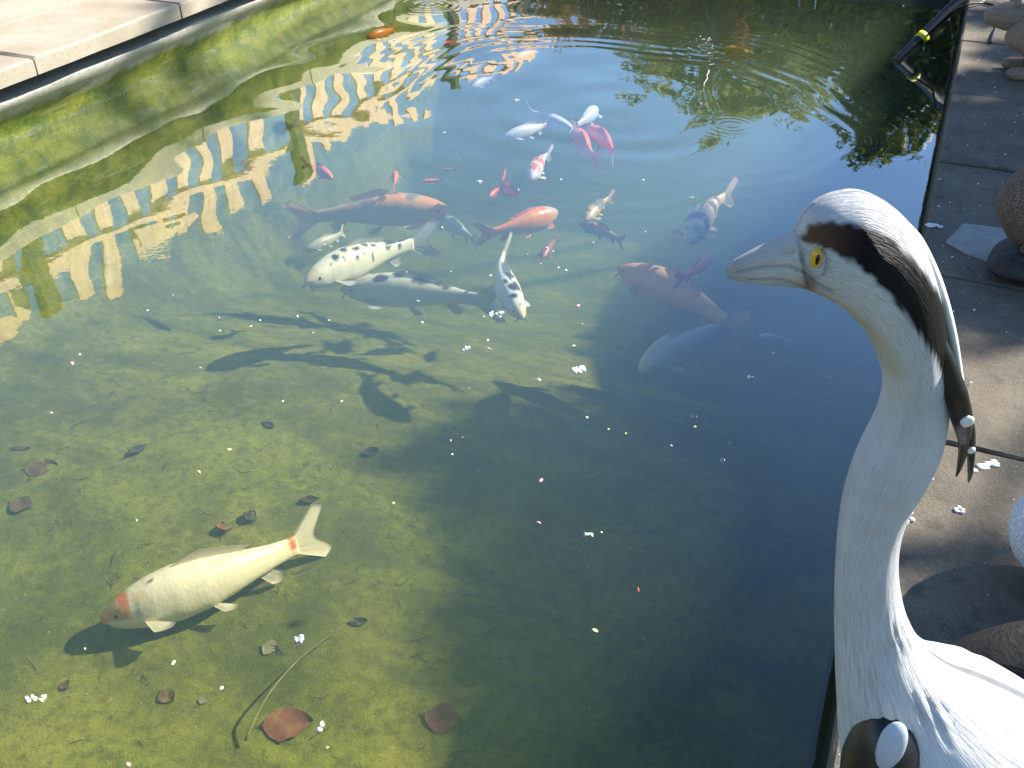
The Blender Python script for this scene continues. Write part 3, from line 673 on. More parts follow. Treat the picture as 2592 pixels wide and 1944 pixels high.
koi('greyish mottled koi swimming just below the black blotched one', k1(737, 625), k1(1095, 652), .60, (.58, .57, .42),
    [(.30, .4, .05, .4, BLK), (.42, .1, .035, .4, (.10, .10, .09)), (.58, .3, .07, .5, (.08, .08, .08)), (.75, 0, .05, .6, (.07, .07, .07)), (.2, -.5, .02, .3, (.10, .10, .09)), (.16, .3, .05, .08, (.55, .25, .10)), (.58, .75, .14, .10, (.66, .55, .28))],
    bend=.16, roll=R(-7), hi=True, fin=(.45, .46, .33))
koi('small white and black koi diving towards the foam with its tail up', k1(1130, 688), k1(1078, 522), .42, (.72, .74, .58),
    [(.30, .1, .06, .5, BLK), (.46, .2, .05, .35, (.08, .08, .07)), (.20, -.3, .03, .3, BLK), (.10, .2, .02, .3, BLK), (.38, -.4, .03, .2, BLK), (.04, 0, .05, 2, CR)],
    bend=.36, roll=R(10), hi=True, fin=(.62, .66, .50), tail_z=.34)
koi('large dull orange koi in the shade near the beak', k1(1335, 580), k1(1625, 722), .52, (.70, .36, .07),
    [(.55, .85, .22, .22, (.78, .38, .09)), (.06, 0, .06, 2, (.58, .33, .15)), (.3, .2, .06, .4, (.48, .24, .09)), (.7, .1, .08, .4, (.62, .30, .08))], bend=.22, roll=R(-12), hi=True, fin=(.42, .22, .12))
koi('pale green grey koi, dim in the deep shade below the orange one', k1(1383, 803), k1(1590, 690), .55, (.40, .46, .33),
    [(.05, 0, .06, 2, (.50, .48, .25)), (.4, .2, .3, .2, (.30, .36, .26))], bend=.12, roll=R(-14), hi=True, fin=(.36, .40, .32), fat=1.15)
koi('small bright red fish with its nose towards the beak', k1(1538, 553), k1(1462, 612), .10, (.82, .12, .05), bend=.1, fin=(.66, .2, .08), fat=.95)
koi('very long smoky grey and orange koi swimming right', c5(1215, 420), c5(70, 480), .56, (.46, .31, .14),
    [(.42, -.4, .22, .45, (.80, .34, .06)), (.10, 0, .10, 2, (.68, .30, .09)), (.80, .3, .04, .5, (.66, .3, .08)), (.6, -.5, .06, .3, (.24, .17, .11)), (.28, -.2, .04, .4, (.26, .18, .12))], bend=-.16, hi=True, fin=(.70, .40, .16))
koi('faint whitish koi deep behind the long grey one', c5(1120, 470), c5(1420, 650), .62, (.42, .45, .42), bend=.1, fin=(.4, .42, .4))
koi('orange koi with a pale belly and a raised red back fin', c5(1965, 430), c5(1410, 610), .42, (.78, .29, .05),
    [(.30, .2, .05, 1.2, (.80, .18, .04)), (.12, -.2, .12, .8, (.50, .40, .34)), (.2, .8, .14, .4, (.62, .12, .07))], bend=.22, hi=True, fin=(.62, .18, .10), belly=(.50, .36, .28), fat=1.2)
koi('small pale yellowish koi under the tail of the long grey one', c5(200, 700), c5(500, 560), .52, (.46, .44, .28), bend=-.3, fin=(.55, .50, .28), roll=R(-10))
koi('orange goldfish beside the end of the fence reflection', c5(388, 195), c5(185, 85), .2, (.68, .20, .07), [(.7, 0, .3, 2, (.55, .22, .15))], bend=-.1, fin=(.55, .25, .15))
koi('small faded red fish left of the middle group', c5(1010, 225), c5(1170, 205), .35, (.72, .22, .06), bend=.1)
koi('tiny red fish just above the faded red one', c5(1165, 135), c5(1255, 135), .22, (.74, .2, .05))
koi('faint red fish seen end on among the deep fish', c5(835, 150), c5(825, 260), .40, (.66, .2, .06))
koi('small pink fish left of the curved red one', c5(1485, 330), c5(1580, 255), .24, (.76, .14, .06), bend=.1)
koi('slim curved red fish with a bubble at its nose', c5(1700, 315), c5(1560, 170), .24, (.78, .16, .05), bend=.55)
koi('small white koi with red patches facing the camera', c6(398, 592), c6(525, 395), .16, (.74, .66, .58), [(.22, .1, .10, .8, RED), (.48, .2, .12, .9, RED), (.74, -.2, .10, .7, RED)], bend=.15, fat=1.15, roll=R(8))
koi('white koi with a curved back heading right in the feeding group', c6(685, 228), c6(330, 90), .15, (.58, .62, .60), [(.5, .6, .3, .1, (.62, .62, .40))], bend=.35, roll=R(-8), hi=True)
koi('white koi heading left with a red spot at its tail', c6(208, 300), c6(560, 195), .15, (.62, .64, .62), [(.94, 0, .055, 2, (.62, .14, .16)), (.03, 0, .04, 2, (.76, .70, .52))], bend=-.16, roll=R(-6), hi=True)
koi('small white koi pointing away at the top of the feeding group', c6(852, 92), c6(690, 240), .14, (.56, .60, .62), bend=.22, fat=1.1)
koi('slim red fish at the left of the red pair in the feeding group', c6(708, 250), c6(862, 470), .18, (.76, .17, .07), [(.66, .2, .05, .6, (.75, .45, .25))], bend=-.08)
koi('slim red fish at the right of the red pair in the feeding group', c6(790, 230), c6(1010, 440), .18, (.74, .16, .07), bend=.22)
koi('golden and black koi just left of centre with its tail at the ripple', c6(782, 880), c6(965, 700), .20, (.62, .46, .18), [(.62, 0, .20, 1.2, (.16, .13, .09)), (.2, -.3, .05, .5, (.2, .16, .1)), (.42, .4, .05, .4, (.12, .10, .08))], bend=.15, speck=(.18, (.10, .09, .07)))
koi('smoky koi with an orange stripe curving along its back', c6(735, 905), c6(1075, 1040), .30, (.24, .22, .19), [(.45, .55, .42, .28, (.64, .28, .08))], bend=.30, roll=R(-10))
koi('golden koi broken by black patches, above the beak tip', c6(1500, 1035), c6(1790, 660), .14, (.68, .52, .24), [(.28, 0, .06, 1.4, (.12, .12, .12)), (.60, 0, .07, 1.4, (.12, .12, .12)), (.80, 0, .05, 1.4, (.13, .13, .12)), (.12, .4, .03, .4, (.2, .17, .12))], bend=.18, fin=(.64, .50, .25), speck=(.06, (.2, .16, .08)))
koi('faint pink koi near the far fence reflection', c2(1345, 330), c2(1465, 275), .16, (.58, .30, .28), bend=.1)
koi('orange goldfish against the far mossy wall', c2(505, 215), c2(680, 155), .06, (.70, .26, .03), [(.3, 0, .1, .6, (.78, .36, .05))], bend=-.15, fat=1.15)
koi('tiny red fish in front of the far fence post reflection', c2(928, 250), c2(1005, 228), .05, (.72, .10, .04), fat=1.3)
koi('yellow koi beneath the tree reflection at the top right', (1826, 126), (1925, 140), .10, (.62, .45, .04), [(.5, .2, .3, .5, (.70, .54, .08))], bend=.08, fat=1.2)
koi('barely visible pale koi beside the crane neck', (1922, 850), (2010, 862), .50, (.46, .46, .42), bend=.15)
koi('dim grey white koi left of the feeding group', c2(1095, 488), c2(1225, 425), .30, (.50, .50, .48), bend=.1)
koi('dull reddish koi lying deep below the curving smoky one', (1372, 655), (1412, 600), .55, (.34, .13, .10), bend=.1)

# ================================================================== SUNKEN LEAVES, STALK
def leaf(label, px, py, ln, wd, ang, mat, curl=.15, lift=.02, tilt=0.0):
    p = at(px * S, py * S, BED + .012); sc = (p - CAMP).length / FPX * S
    L, W = ln * sc, wd * sc * 1.25
    curl *= .6; nu, nv = 25, 9; t = np.linspace(0, 1, nu); prof = np.sin(math.pi * t ** .85) ** .95 ; V = []
    for i in range(nu):
        for j in range(nv):
            q = j / (nv - 1) * 2 - 1
            V.append(((t[i] - .5) * L, q * prof[i] * W / 2 * (1 + .05 * math.sin(t[i] * 9 + ln) + .04 * math.sin(t[i] * 23 + q)), .02 * L * math.sin(t[i] * 7 + q * 2 + ln) + curl * L * (q * q * .5 + (t[i] - .5) ** 2) - .012 * L * math.exp(-(q * 6) ** 2)))
    V = np.array(V); m = len(V); V = np.vstack([V, V - [0, 0, .0018]])
    g = grid_faces(nu, nv)
    me = mesh_np('sunken_leaf', V, [np.vstack([g, g[:, ::-1] + m])], True)
    o = link('sunken_leaf', me, M[mat]); o.location = (p.x, p.y, float(bed_z(p.x, p.y)) + lift * .2); o.rotation_euler = (R(tilt), R(tilt * .5), YAW + R(ang))
    MB().tube([(-L * .48, 0, curl * L * .23), (-L * .56, .01 * L, curl * L * .3), (-L * .66, .03 * L, 0)], [.0022, .0018, .0014], 5).build('stem', M[mat], o, True)
    tag(o, label, 'leaf', 'leaves on the pond bed')
leaf('large red brown leaf lying on the bed at the bottom of the picture', 622, 1562, 100, 66, 8, 'leaf_red_brown', .10, .03)
leaf('broad brown leaf half in the shadow edge at the bottom', 957, 1554, 78, 58, -10, 'leaf_red_brown', .12, .025)
leaf('round dull red leaf near the left edge', 90, 1012, 62, 48, 15, 'leaf_brown', .1)
leaf('second dull round leaf below it at the left edge', 48, 1096, 46, 36, -12, 'leaf_brown', .1)
leaf('curled reddish leaf above the back of the cream koi', 482, 1138, 40, 26, 120, 'leaf_red_brown', .4, .035, 25)
leaf('dark upright leaf beside the curled reddish one', 538, 1112, 42, 24, 80, 'leaf_dark_rot', .3, .03, 30)
leaf('tan oval leaf below the tail of the cream koi', 582, 1388, 36, 30, -20, 'leaf_tan', .15)
leaf('small brown leaf left of the tall stalk', 358, 1496, 38, 28, -35, 'leaf_brown', .2)
leaf('tiny greyish leaf right of the small brown one', 437, 1504, 20, 16, 70, 'leaf_tan', .2)
leaf('narrow brown leaf near the lower left corner', 137, 1472, 24, 14, 70, 'leaf_brown', .3)
leaf('dark leaf lying right of the cream koi fins', 774, 1335, 38, 20, 10, 'leaf_dark_rot', .2)
leaf('slim dark leaf standing on the left of the lit bed', 298, 974, 46, 16, 62, 'leaf_dark_rot', .2, .03, 20)
leaf('thin reddish strip of leaf at the left edge', 46, 968, 36, 10, 0, 'leaf_brown', .1)
leaf('ragged dark leaf in the middle of the lit bed', 800, 966, 38, 26, 35, 'leaf_dark_rot', .3, .03)
leaf('small dark leaf above the brightest algae', 580, 911, 34, 12, -30, 'leaf_dark_rot', .2)
leaf('dark brown leaf above the tail of the cream koi', 668, 1070, 40, 18, 8, 'leaf_dark_rot', .2)
leaf('small orange leaf at the edge of the deep shade', 1034, 1005, 14, 12, 20, 'leaf_orange', .1, .05)
sp0, sp1, sp2, sp3 = at(530 * S, 1600 * S, BED + .03), at(572 * S, 1512 * S, BED + .07), at(640 * S, 1430 * S, BED + .05), at(740 * S, 1352 * S, BED + .03)
pts = catmull([list(sp0), list(sp1), list(sp2), list(sp3)], 14); pts = pts - np.array(list(sp0))
o = MB().tube([Vector(q) for q in pts], list(np.linspace(.005, .0014, 14)), 8).build('plant_stalk', M['stalk_yellow'], None, True); o.location = sp0
tag(o, 'thin yellow green plant stalk lying on the bed beside the large leaf', 'stalk')

# ================================================================== FOOD PELLETS AND FOAM ON THE SURFACE
def ca(x, y): return (900 + .4521 * x, 850 + .4521 * y)
def cb(x, y): return (.4521 * x, 1200 + .4521 * y)
def cc8(x, y): return (.6329 * x, 600 + .6329 * y)
def c7(x, y): return (1400 + .3617 * x, 600 + .3617 * y)
def pel_mesh(seed):
    mb = MB().blob((0, 0, .15), (1, .92, .75), 7, 10, .12, seed); return mesh_np('food_pellet', np.vstack(mb.v), [np.vstack(mb.q)], True)
pm = {}
for i, k in enumerate(('cream', 'white', 'yellow', 'pink', 'red')):
    pm[k] = pel_mesh(i); pm[k].materials.append(M['pellet_' + k])
PL = {'cream': 'small cream food pellet floating on the pond', 'white': 'small white food pellet floating on the pond', 'yellow': 'small yellow food pellet floating on the pond', 'pink': 'small pink food pellet floating on the pond'}
PELS = {}
def pel(p, k='cream', r=.0055, name='food_pellet'):
    q = at(*p, 0); o = bpy.data.objects.new(name, pm[k]); COL.objects.link(o); o.location = q; o.scale = (r * random.uniform(.9, 1.5), r * random.uniform(.7, 1.1), r * random.uniform(.4, .8)); o.rotation_euler = (random.uniform(-.2, .2), random.uniform(-.2, .2), random.random() * 6)
    tag(o, PL.get(k), 'food pellet', k + ' food pellets on the water'); PELS.setdefault(k, []).append((p[0], o)); return o
for p, k in [(ca(740, 27), 'yellow'), (ca(745, 72), 'pink'), (ca(1220, 57), 'yellow'), (ca(1028, 245), 'white'), (ca(636, 292), 'cream'), (ca(1295, 458), 'cream'), (ca(1415, 524), 'yellow'), (ca(1513, 547), 'yellow'), (ca(1900, 510), 'yellow'), (ca(1768, 615), 'cream'),
             (ca(533, 586), 'pink'), (ca(598, 568), 'yellow'), (ca(541, 664), 'cream'), (ca(1038, 810), 'pink'), (ca(1025, 1048), 'pink'), (ca(1377, 1101), 'yellow'), (ca(212, 938), 'yellow'), (ca(1341, 1652), 'yellow'),
             (cb(475, 978), 'yellow'), (cb(1240, 1198), 'cream'), (cb(1832, 1532), 'cream'), (cb(718, 1628), 'pink'), (cb(765, 260), 'yellow'), (cb(970, 1058), 'cream'),
             (cc8(590, 293), 'white'), (cc8(877, 322), 'white'), (cc8(1003, 358), 'pink'), (cc8(1040, 333), 'cream'), (cc8(1190, 317), 'white'), (cc8(1252, 382), 'cream'), (cc8(1315, 333), 'cream'), (cc8(801, 523), 'cream'), (cc8(318, 470), 'cream'), (cc8(288, 506), 'pink'),
             (cc8(205, 703), 'cream'), (cc8(917, 850), 'yellow'), (cc8(795, 940), 'yellow'), (cc8(1130, 657), 'cream'), (cc8(1366, 657), 'cream'), (cc8(880, 375), 'white'), (cc8(692, 232), 'yellow'), (cc8(1935, 318), 'cream'), (cc8(1950, 413), 'cream'),
             (cc8(1688, 342), 'white'), (cc8(2110, 68), 'cream'), (cc8(1803, 138), 'cream'), (cc8(1573, 1063), 'yellow'),
             (c5(1693, 278), 'cream'), (c5(1990, 205), 'white'), (c5(1160, 540), 'white'), (c5(340, 662), 'white'), (c5(910, 853), 'white'), (c5(1888, 685), 'white'), (c5(1935, 707), 'cream'), (c5(1850, 795), 'white'), (c5(1972, 822), 'cream'), (c5(2025, 840), 'white'), (c5(1497, 877), 'white'),
             (c5(2110, 1090), 'pink'), (c5(2140, 1215), 'white'), (c5(990, 1055), 'white'), (c5(1018, 1205), 'white'), (c6(1183, 597), 'white'), (c6(833, 1035), 'yellow'), (c6(1200, 958), 'white'), (c7(1540, 812), 'white'), (c2(1335, 562), 'white'), (c2(940, 742), 'white'), (c2(1020, 895), 'white'), (c2(2052, 1008), 'yellow')]:
    q = at(*p, 0); pel(p, k, (.0048 if k != 'pink' else .006) * random.uniform(.6, 1.2) * (1 + max(0, q.y - 3) * .08))
def nth(i):
    u = ['', 'first', 'second', 'third', 'fourth', 'fifth', 'sixth', 'seventh', 'eighth', 'ninth', 'tenth', 'eleventh', 'twelfth', 'thirteenth', 'fourteenth', 'fifteenth', 'sixteenth', 'seventeenth', 'eighteenth', 'nineteenth', 'twentieth']
    return u[i] if i <= 20 else 'twenty-' + u[i - 20]
for k, lst in PELS.items():
    lst.sort(key=lambda q: q[0])
    for i, (_, o) in enumerate(lst): o['label'] = 'small %s food pellet on the water, %s from the left of the %s pellets' % (k, nth(i + 1), k)
# clusters: each a raft of small grains that drifts as one
def raft(label, p, wpx, hpx, k, seed, n_=9):
    q = at(*p, 0); sc = (q - CAMP).length / FPX; r_ = random.Random(seed); mb = MB(); a, b = wpx * sc / 2, hpx * sc
    for i in range(n_):
        mb.blob((r_.uniform(-a, a), r_.uniform(-b, b) * .9, r_.uniform(0, .003)), (r_.uniform(.0032, .0062),) * 3, 6, 8, .25, seed + i)
    o = mb.build('food_raft', M['pellet_' + k], None, True); o.location = q; o.rotation_euler = (0, 0, YAW); tag(o, label, 'fish food', 'clumps of food on the water')
raft('largest white clump of food in front of the small diving koi', cc8(1985, 310), 34, 14, 'white', 1, 16)
raft('white clump of food on the lit water left of the shade', cc8(1865, 447), 15, 9, 'white', 2, 7)
raft('white crumbs of food below the tail of the cream koi', cb(1675, 925), 28, 8, 'white', 3, 8)
raft('cream crumbs of food at the lower left corner', cb(200, 1258), 42, 8, 'cream', 4, 11)
raft('upright pair of white crumbs beside the large leaf', cb(1797, 1420), 8, 16, 'white', 5, 6)
raft('short cream stick of food in the deep shade', ca(1310, 1120), 18, 8, 'cream', 6, 6)
raft('white flake of food floating above the beak tip', c6(1525, 722), 16, 6, 'white', 7, 6)
raft('pale crumb of food floating in the shade beside the crane neck', c7(1385, 985), 14, 7, 'white', 8, 5)
raft('pair of white crumbs in front of the red koi pair', c5(1425, 222), 12, 4, 'white', 9, 5)
raft('white crumbs drifting left of the feeding group', c6(290, 38), 14, 4, 'white', 10, 5)
o = pel(ca(1583, 1420), 'red', .004); o.name = 'food_sliver'; o.scale = (.002, .010, .002); o.rotation_euler = (0, 0, YAW); tag(o, 'thin red sliver floating in the deep shade', 'sliver'); del o['group']
# bubbles
def bubble_raft(label, p, wpx, n_, seed, name='bubble_raft'):
    q = at(*p, 0); sc = (q - CAMP).length / FPX; r_ = random.Random(seed); mb = MB(); a = wpx * sc / 2
    for i in range(n_):
        an = r_.random() * 6.28; rr_ = a * math.sqrt(r_.random()); r1 = a * r_.uniform(.22, .42) if n_ > 1 else a
        mb.blob((rr_ * math.cos(an) if n_ > 1 else 0, rr_ * math.sin(an) if n_ > 1 else 0, 0), (r1, r1, r1 * .8), 7, 10)
    o = mb.build(name, M['bubble_film'] if n_ < 12 else M['pellet_white'], None, True); o.location = q; tag(o, label, 'foam' if n_ > 1 else 'bubble', 'bubbles on the water')
bubble_raft('flat white disc of foam full of holes, at the edge of the shade', ca(1250, 190), 30, 26, 1, 'foam_disc')
bubble_raft('round knot of bubbles in the dark water left of the neck', ca(1895, 452), 18, 9, 2)
bubble_raft('single bubble below the knot of bubbles', ca(2055, 698), 15, 1, 3, 'bubble')
bubble_raft('small single bubble right of the yellow pellets', ca(2095, 600), 8, 1, 4, 'bubble')
bubble_raft('left bubble of three in a row beside the neck', c7(1945, 985), 11, 1, 5, 'bubble')
bubble_raft('middle bubble of three in a row beside the neck', c7(2045, 985), 14, 3, 6)
bubble_raft('right bubble of three in a row beside the neck', c7(2120, 983), 9, 1, 7, 'bubble')
bubble_raft('small ring of bubbles left of the black blotched koi shadow', cc8(1220, 350), 12, 4, 8)
bubble_raft('pair of bubbles near the lit edge of the shade', ca(1395, 55), 10, 3, 9)
# fine dust on the skin and pale specks imitating glints along the far waterline: nobody could count it
r_ = np.random.RandomState(77); mb = MB()
tet = np.array([[1, 0, -.4], [-.5, .87, -.4], [-.5, -.87, -.4], [0, 0, .8]])
Vd = []; 
for i in range(1500):
    x = r_.uniform(-3.6, .05); y = r_.uniform(.5, 6.5)
    if r_.rand() < .45: x = r_.uniform(-2.0, .05); y = r_.uniform(.6, 3.4)
    s_ = r_.choice([.0010, .0014, .0019], p=[.6, .3, .1]) * (1 + .10 * y); Vd.append(tet * s_ + [x, y, .0006])
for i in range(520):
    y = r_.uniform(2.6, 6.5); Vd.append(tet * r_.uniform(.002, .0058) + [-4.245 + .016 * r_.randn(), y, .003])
Vd = np.array(Vd).reshape(-1, 3); k = np.arange(len(Vd) // 4)[:, None] * 4
o = link('dust_and_glints', mesh_np('dust_and_glints', Vd, [np.concatenate([k + np.array(f) for f in ([0, 1, 3], [1, 2, 3], [2, 0, 3])])], False), M['pellet_cream']); tag(o, 'pale dust scattered over the water surface, with pale specks as glints along the far waterline', 'dust', kind='stuff')
# loose strands of algae on the bed
mb = MB(); rs = random.Random(12)
for i in range(170):
    x = rs.uniform(-3.4, -.6); y = rs.uniform(.9, 3.6); a = rs.random() * 6.28; pts = []
    L_ = rs.uniform(.02, .09)
    for q in range(5):
        pts.append(Vector((x, y, float(bed_z(x, y)) + .006 + .004 * math.sin(q * 1.7)))); a += rs.uniform(-.7, .7); x += math.cos(a) * L_ / 4; y += math.sin(a) * L_ / 4
    mb.tube(pts, [.0009, .0014, .0016, .0013, .0007], 4, False)
o = mb.build('algae_strands', M['leaf_dark_rot'], None, True); tag(o, 'loose dark strands of algae on the pond bed', 'algae', kind='stuff')
# grit on the bed
Vd = []
for i in range(2600):
    x = r_.uniform(-4.2, -.1); y = r_.uniform(.6, 6.0); Vd.append(tet * r_.uniform(.0015, .0045) + [x, y, BED + .02 * r_.randn() * .5 + .012])
Vd = np.array(Vd).reshape(-1, 3); k = np.arange(len(Vd) // 4)[:, None] * 4
o = link('bed_grit', mesh_np('bed_grit', Vd, [np.concatenate([k + np.array(f) for f in ([0, 1, 3], [1, 2, 3], [2, 0, 3])])], False), M['leaf_tan']); tag(o, 'fine pale grit on the pond bed', 'grit', kind='stuff')

# ================================================================== CRANE STATUE on the near coping
CRANE_D = .80                                              # its plane stands this far in front of the camera
def cpl(x, y, off=0.0):
    d = ray(x, y); return CAMP + d * (CRANE_D / d.dot(FH)) + FH * off
SEC = [  # upper / back outline, lower / front outline (photograph, 2212 wide), thickness ratio
 ((1567, 584), (1570, 594), .8), ((1580, 567), (1583, 603), .75), ((1610, 549), (1612, 609), .66), ((1650, 529), (1652, 613), .62), ((1690, 512), (1695, 616), .60), ((1716, 501), (1728, 620), .62),
 ((1724, 487), (1746, 624), .66), ((1738, 461), (1766, 631), .70), ((1766, 438), (1788, 641), .72), ((1806, 421), (1815, 657), .72), ((1860, 416), (1842, 683), .72), ((1915, 438), (1864, 708), .72),
 ((1958, 474), (1886, 744), .72), ((1990, 522), (1902, 786), .74), ((2012, 580), (1912, 826), .76), ((2030, 650), (1913, 866), .78), ((2042, 730), (1903, 903), .80), ((2048, 812), (1882, 942), .82),
 ((2046, 886), (1856, 986), .84), ((2032, 955), (1836, 1036), .86), ((2002, 1020), (1821, 1090), .88), ((1968, 1078), (1813, 1145), .9), ((1946, 1140), (1808, 1200), .92), ((1938, 1206), (1805, 1260), .95), ((1944, 1275), (1804, 1330), 1.0),
 ((1962, 1338), (1806, 1415), 1.0), ((1998, 1398), (1811, 1520), .95), ((2052, 1440), (1820, 1640), .88), ((2130, 1472), (1848, 1790), .80), ((2230, 1522), (1920, 1930), .74), ((2350, 1600), (2040, 2030), .70), ((2480, 1700), (2200, 2080), .64), ((2600, 1820), (2400, 2070), .55), ((2690, 1930), (2560, 2050), .45), ((2740, 1990), (2690, 2030), .4)]
NRg, NSd = 320, 72
U_ = catmull([a for a, b, c in SEC], NRg); D_ = catmull([b for a, b, c in SEC], NRg); K_ = np.interp(np.linspace(0, len(SEC) - 1, NRg), range(len(SEC)), [c for a, b, c in SEC])
ph = np.linspace(0, 2 * math.pi, NSd, endpoint=False)
P2 = (U_ + D_)[:, None] / 2 + (U_ - D_)[:, None] / 2 * np.cos(ph)[None, :, None]            # place in the statue's own plane
rad = np.linalg.norm(U_ - D_, axis=1) / 2
P2f = P2.reshape(-1, 2)
def cz8(x, y): return ((1700 + .4033 * x) / S, (400 + .4033 * y) / S)
# carved lines: beak lines, nostril, eye socket
dep = np.zeros(len(P2f))
for line, wd, am in (([cz8(410, 690), cz8(560, 650), cz8(720, 635), cz8(800, 660), cz8(900, 725), cz8(960, 745)], 3.2, .085), ([cz8(480, 738), cz8(640, 722), cz8(740, 745), cz8(820, 775)], 3.0, .075), ([cz8(680, 572), cz8(715, 560), cz8(750, 543)], 2.5, .05),
                     ([cz8(783, 470), cz8(790, 560), cz8(815, 690), cz8(850, 800)], 4.0, .05),
                     ([cz8(862 + 62 * math.cos(a), 560 + 100 * math.sin(a)) for a in np.linspace(-.9, 3.6, 16)], 3.2, .045)):
    q, _ = seg_dist(P2f, line); dep += 3.4 * am * np.exp(-(q / (wd * 1.15)) ** 2)
ey = np.array(cz8(862, 537)); q = np.hypot((P2f[:, 0] - ey[0]) / 17, (P2f[:, 1] - ey[1]) / 28); dep += .06 * sstep(1.25, .7, q)
th_ = (rad * K_)[:, None] * np.sin(ph)[None]; th_ = th_ * (1 - dep.reshape(NRg, NSd))
# paint
white = np.array([.68, .685, .69]); Cc = np.tile(white, (len(P2f), 1))
beakm = sstep(1742, 1722, P2f[:, 0] + .12 * (P2f[:, 1] - 560)) * (P2f[:, 1] < 700)
Cc = Cc * (1 - beakm[:, None]) + np.array([.84, .82, .80]) * beakm[:, None]
ub = beakm * sstep(606, 616, P2f[:, 1] - .02 * (P2f[:, 0] - 1600)); Cc = Cc * (1 - .7 * ub[:, None]) + np.array([.26, .15, .10]) * .7 * ub[:, None]
q, _ = seg_dist(P2f, [cz8(840, 760), cz8(960, 860), cz8(1120, 960), cz8(1240, 1080), cz8(1320, 1220)]); k_ = (.6 * sstep(38, 4, q))[:, None]; Cc = Cc * (1 - k_) + np.array([.56, .44, .27]) * k_
q, _ = seg_dist(P2f, [cz8(835, 700), cz8(850, 790)]); k_ = (.7 * sstep(16, 2, q))[:, None]; Cc = Cc * (1 - k_) + np.array([.34, .22, .10]) * k_
gr = np.clip(dep * 1.6, 0, .3)[:, None] * (P2f[:, :1] < 1800); Cc = Cc * (1 - gr) + np.array([.22, .19, .15]) * gr   # darker tone painted into the carved lines to strengthen them
# dark band from the forehead over the side of the head and down the neck
BAND = [cz8(800, 470), cz8(870, 410), cz8(980, 405), cz8(1120, 430), cz8(1240, 500), cz8(1370, 625), cz8(1495, 790), cz8(1588, 940), cz8(1660, 1090), cz8(1708, 1240), cz8(1742, 1400), cz8(1770, 1520)]
wds = np.array([8, 22, 33, 42, 46, 47, 46, 42, 38, 33, 28, 24.])
q, par = seg_dist(P2f, BAND); wv = np.interp(par * 11, range(12), wds)
jag = 1.6 * np.sin(P2f[:, 0] * .13 + P2f[:, 1] * .05) + 1.2 * np.sin(P2f[:, 0] * .21 - P2f[:, 1] * .17)
soft = np.interp(par, [0, .3, .6, 1], [8, 9, 8, 6])
k_ = sstep(0, 1, np.clip((wv + jag * .9 - q) / soft, 0, 1))[:, None]
bandc = np.array([.006, .006, .006])[None] * np.ones((len(P2f), 1)); br = sstep(.30, .05, par)[:, None]; bandc = bandc * (1 - br) + np.array([.13, .075, .045]) * br
rm = (br[:, 0] * sstep(.2, .9, np.sin(P2f[:, 0] * .5 + P2f[:, 1] * .33)) * .3)[:, None]; bandc = bandc * (1 - rm) + np.array([.30, .07, .04]) * rm
Cc = Cc * (1 - k_) + bandc * k_
V = np.zeros((NRg, NSd, 3))
base3 = np.array([list(cpl(x * S, y * S)) for x, y in P2f]).reshape(NRg, NSd, 3)
# metres per photograph pixel at each ring, to give the thickness
mpp = np.array([(cpl(U_[i][0] * S, U_[i][1] * S) - cpl(D_[i][0] * S, D_[i][1] * S)).length / (2 * rad[i]) for i in range(NRg)])
V = base3 - np.array(list(FH)) * (th_ * mpp[:, None])[..., None]
# carved body feathers: overlapping ridges on the lower body
s_par = np.linspace(0, 1, NRg)[:, None]; m_ = sstep(.66, .80, s_par)
ridge = np.sin(ph[None] * 26 + 3.0 * np.sin(s_par * 60) + 2 * np.sin(s_par * 23)) * (.5 + .5 * np.sin(s_par * 110 + ph[None] * 4))
V = V - np.array(list(FH)) * (m_ * ridge * .0055 * np.sign(np.sin(ph))[None] * np.abs(np.sin(ph))[None])[..., None]
uv = np.stack(np.broadcast_arrays(s_par * 6, ph[None] / (2 * math.pi)), -1).reshape(-1, 2)
n0 = NRg * NSd
V = np.vstack([V.reshape(-1, 3), V[0].mean(0), V[-1].mean(0)]); uv = np.vstack([uv, [[0, 0], [6, 0]]]); Cc = np.vstack([Cc, Cc[0], white])
Q = grid_faces(NRg, NSd, 0, True)
T = [[n0, (k + 1) % NSd, k] for k in range(NSd)] + [[n0 + 1, (NRg - 1) * NSd + k, (NRg - 1) * NSd + (k + 1) % NSd] for k in range(NSd)]
foot = cpl(2390 * S * .985, 1990 * S); foot.z = .304
crane = empty('crane_statue', foot); tag(crane, 'tall white crane statue with a black neck band and yellow eye beside the pond', 'statue')
def cchild(o, par=None):
    o.parent = par or crane; o.matrix_parent_inverse = Matrix.Translation(foot).inverted() if par is None else Matrix.Identity(4); return o
cbody = cchild(link('body', mesh_np('crane_body', V, [Q, T], True, Cc, uv), M['painted_resin']))
# eyes
mp = mpp[int(NRg * .25)]
for sg in (-1, 1):
    i = int(np.argmin(np.hypot(P2[:, :, 0] - ey[0], P2[:, :, 1] - ey[1]).min(1)))
    hw = abs(((rad * K_)[i]) * math.sqrt(max(0, 1 - (np.linalg.norm(ey - (U_[i] + D_[i]) / 2) / rad[i]) ** 2))) * mpp[i]
    c = cpl(ey[0] * S, ey[1] * S, sg * (hw * .965))
    rotm = Matrix((RT, FH, Vector((0, 0, 1)))).transposed()
    e_ = cchild(MB().blob(c, (11.5 * mp, .0045, 21 * mp), 12, 20, 0, 0, rotm).build('eye', M['iris_yellow'], None, True))
    p_ = MB().blob(c + FH * (sg * .0032), (4.6 * mp, .0022, 11.5 * mp), 10, 14, 0, 0, rotm).build('pupil', M['eye_black'], None, True); p_.parent = e_; p_.matrix_parent_inverse = Matrix.Identity(4)
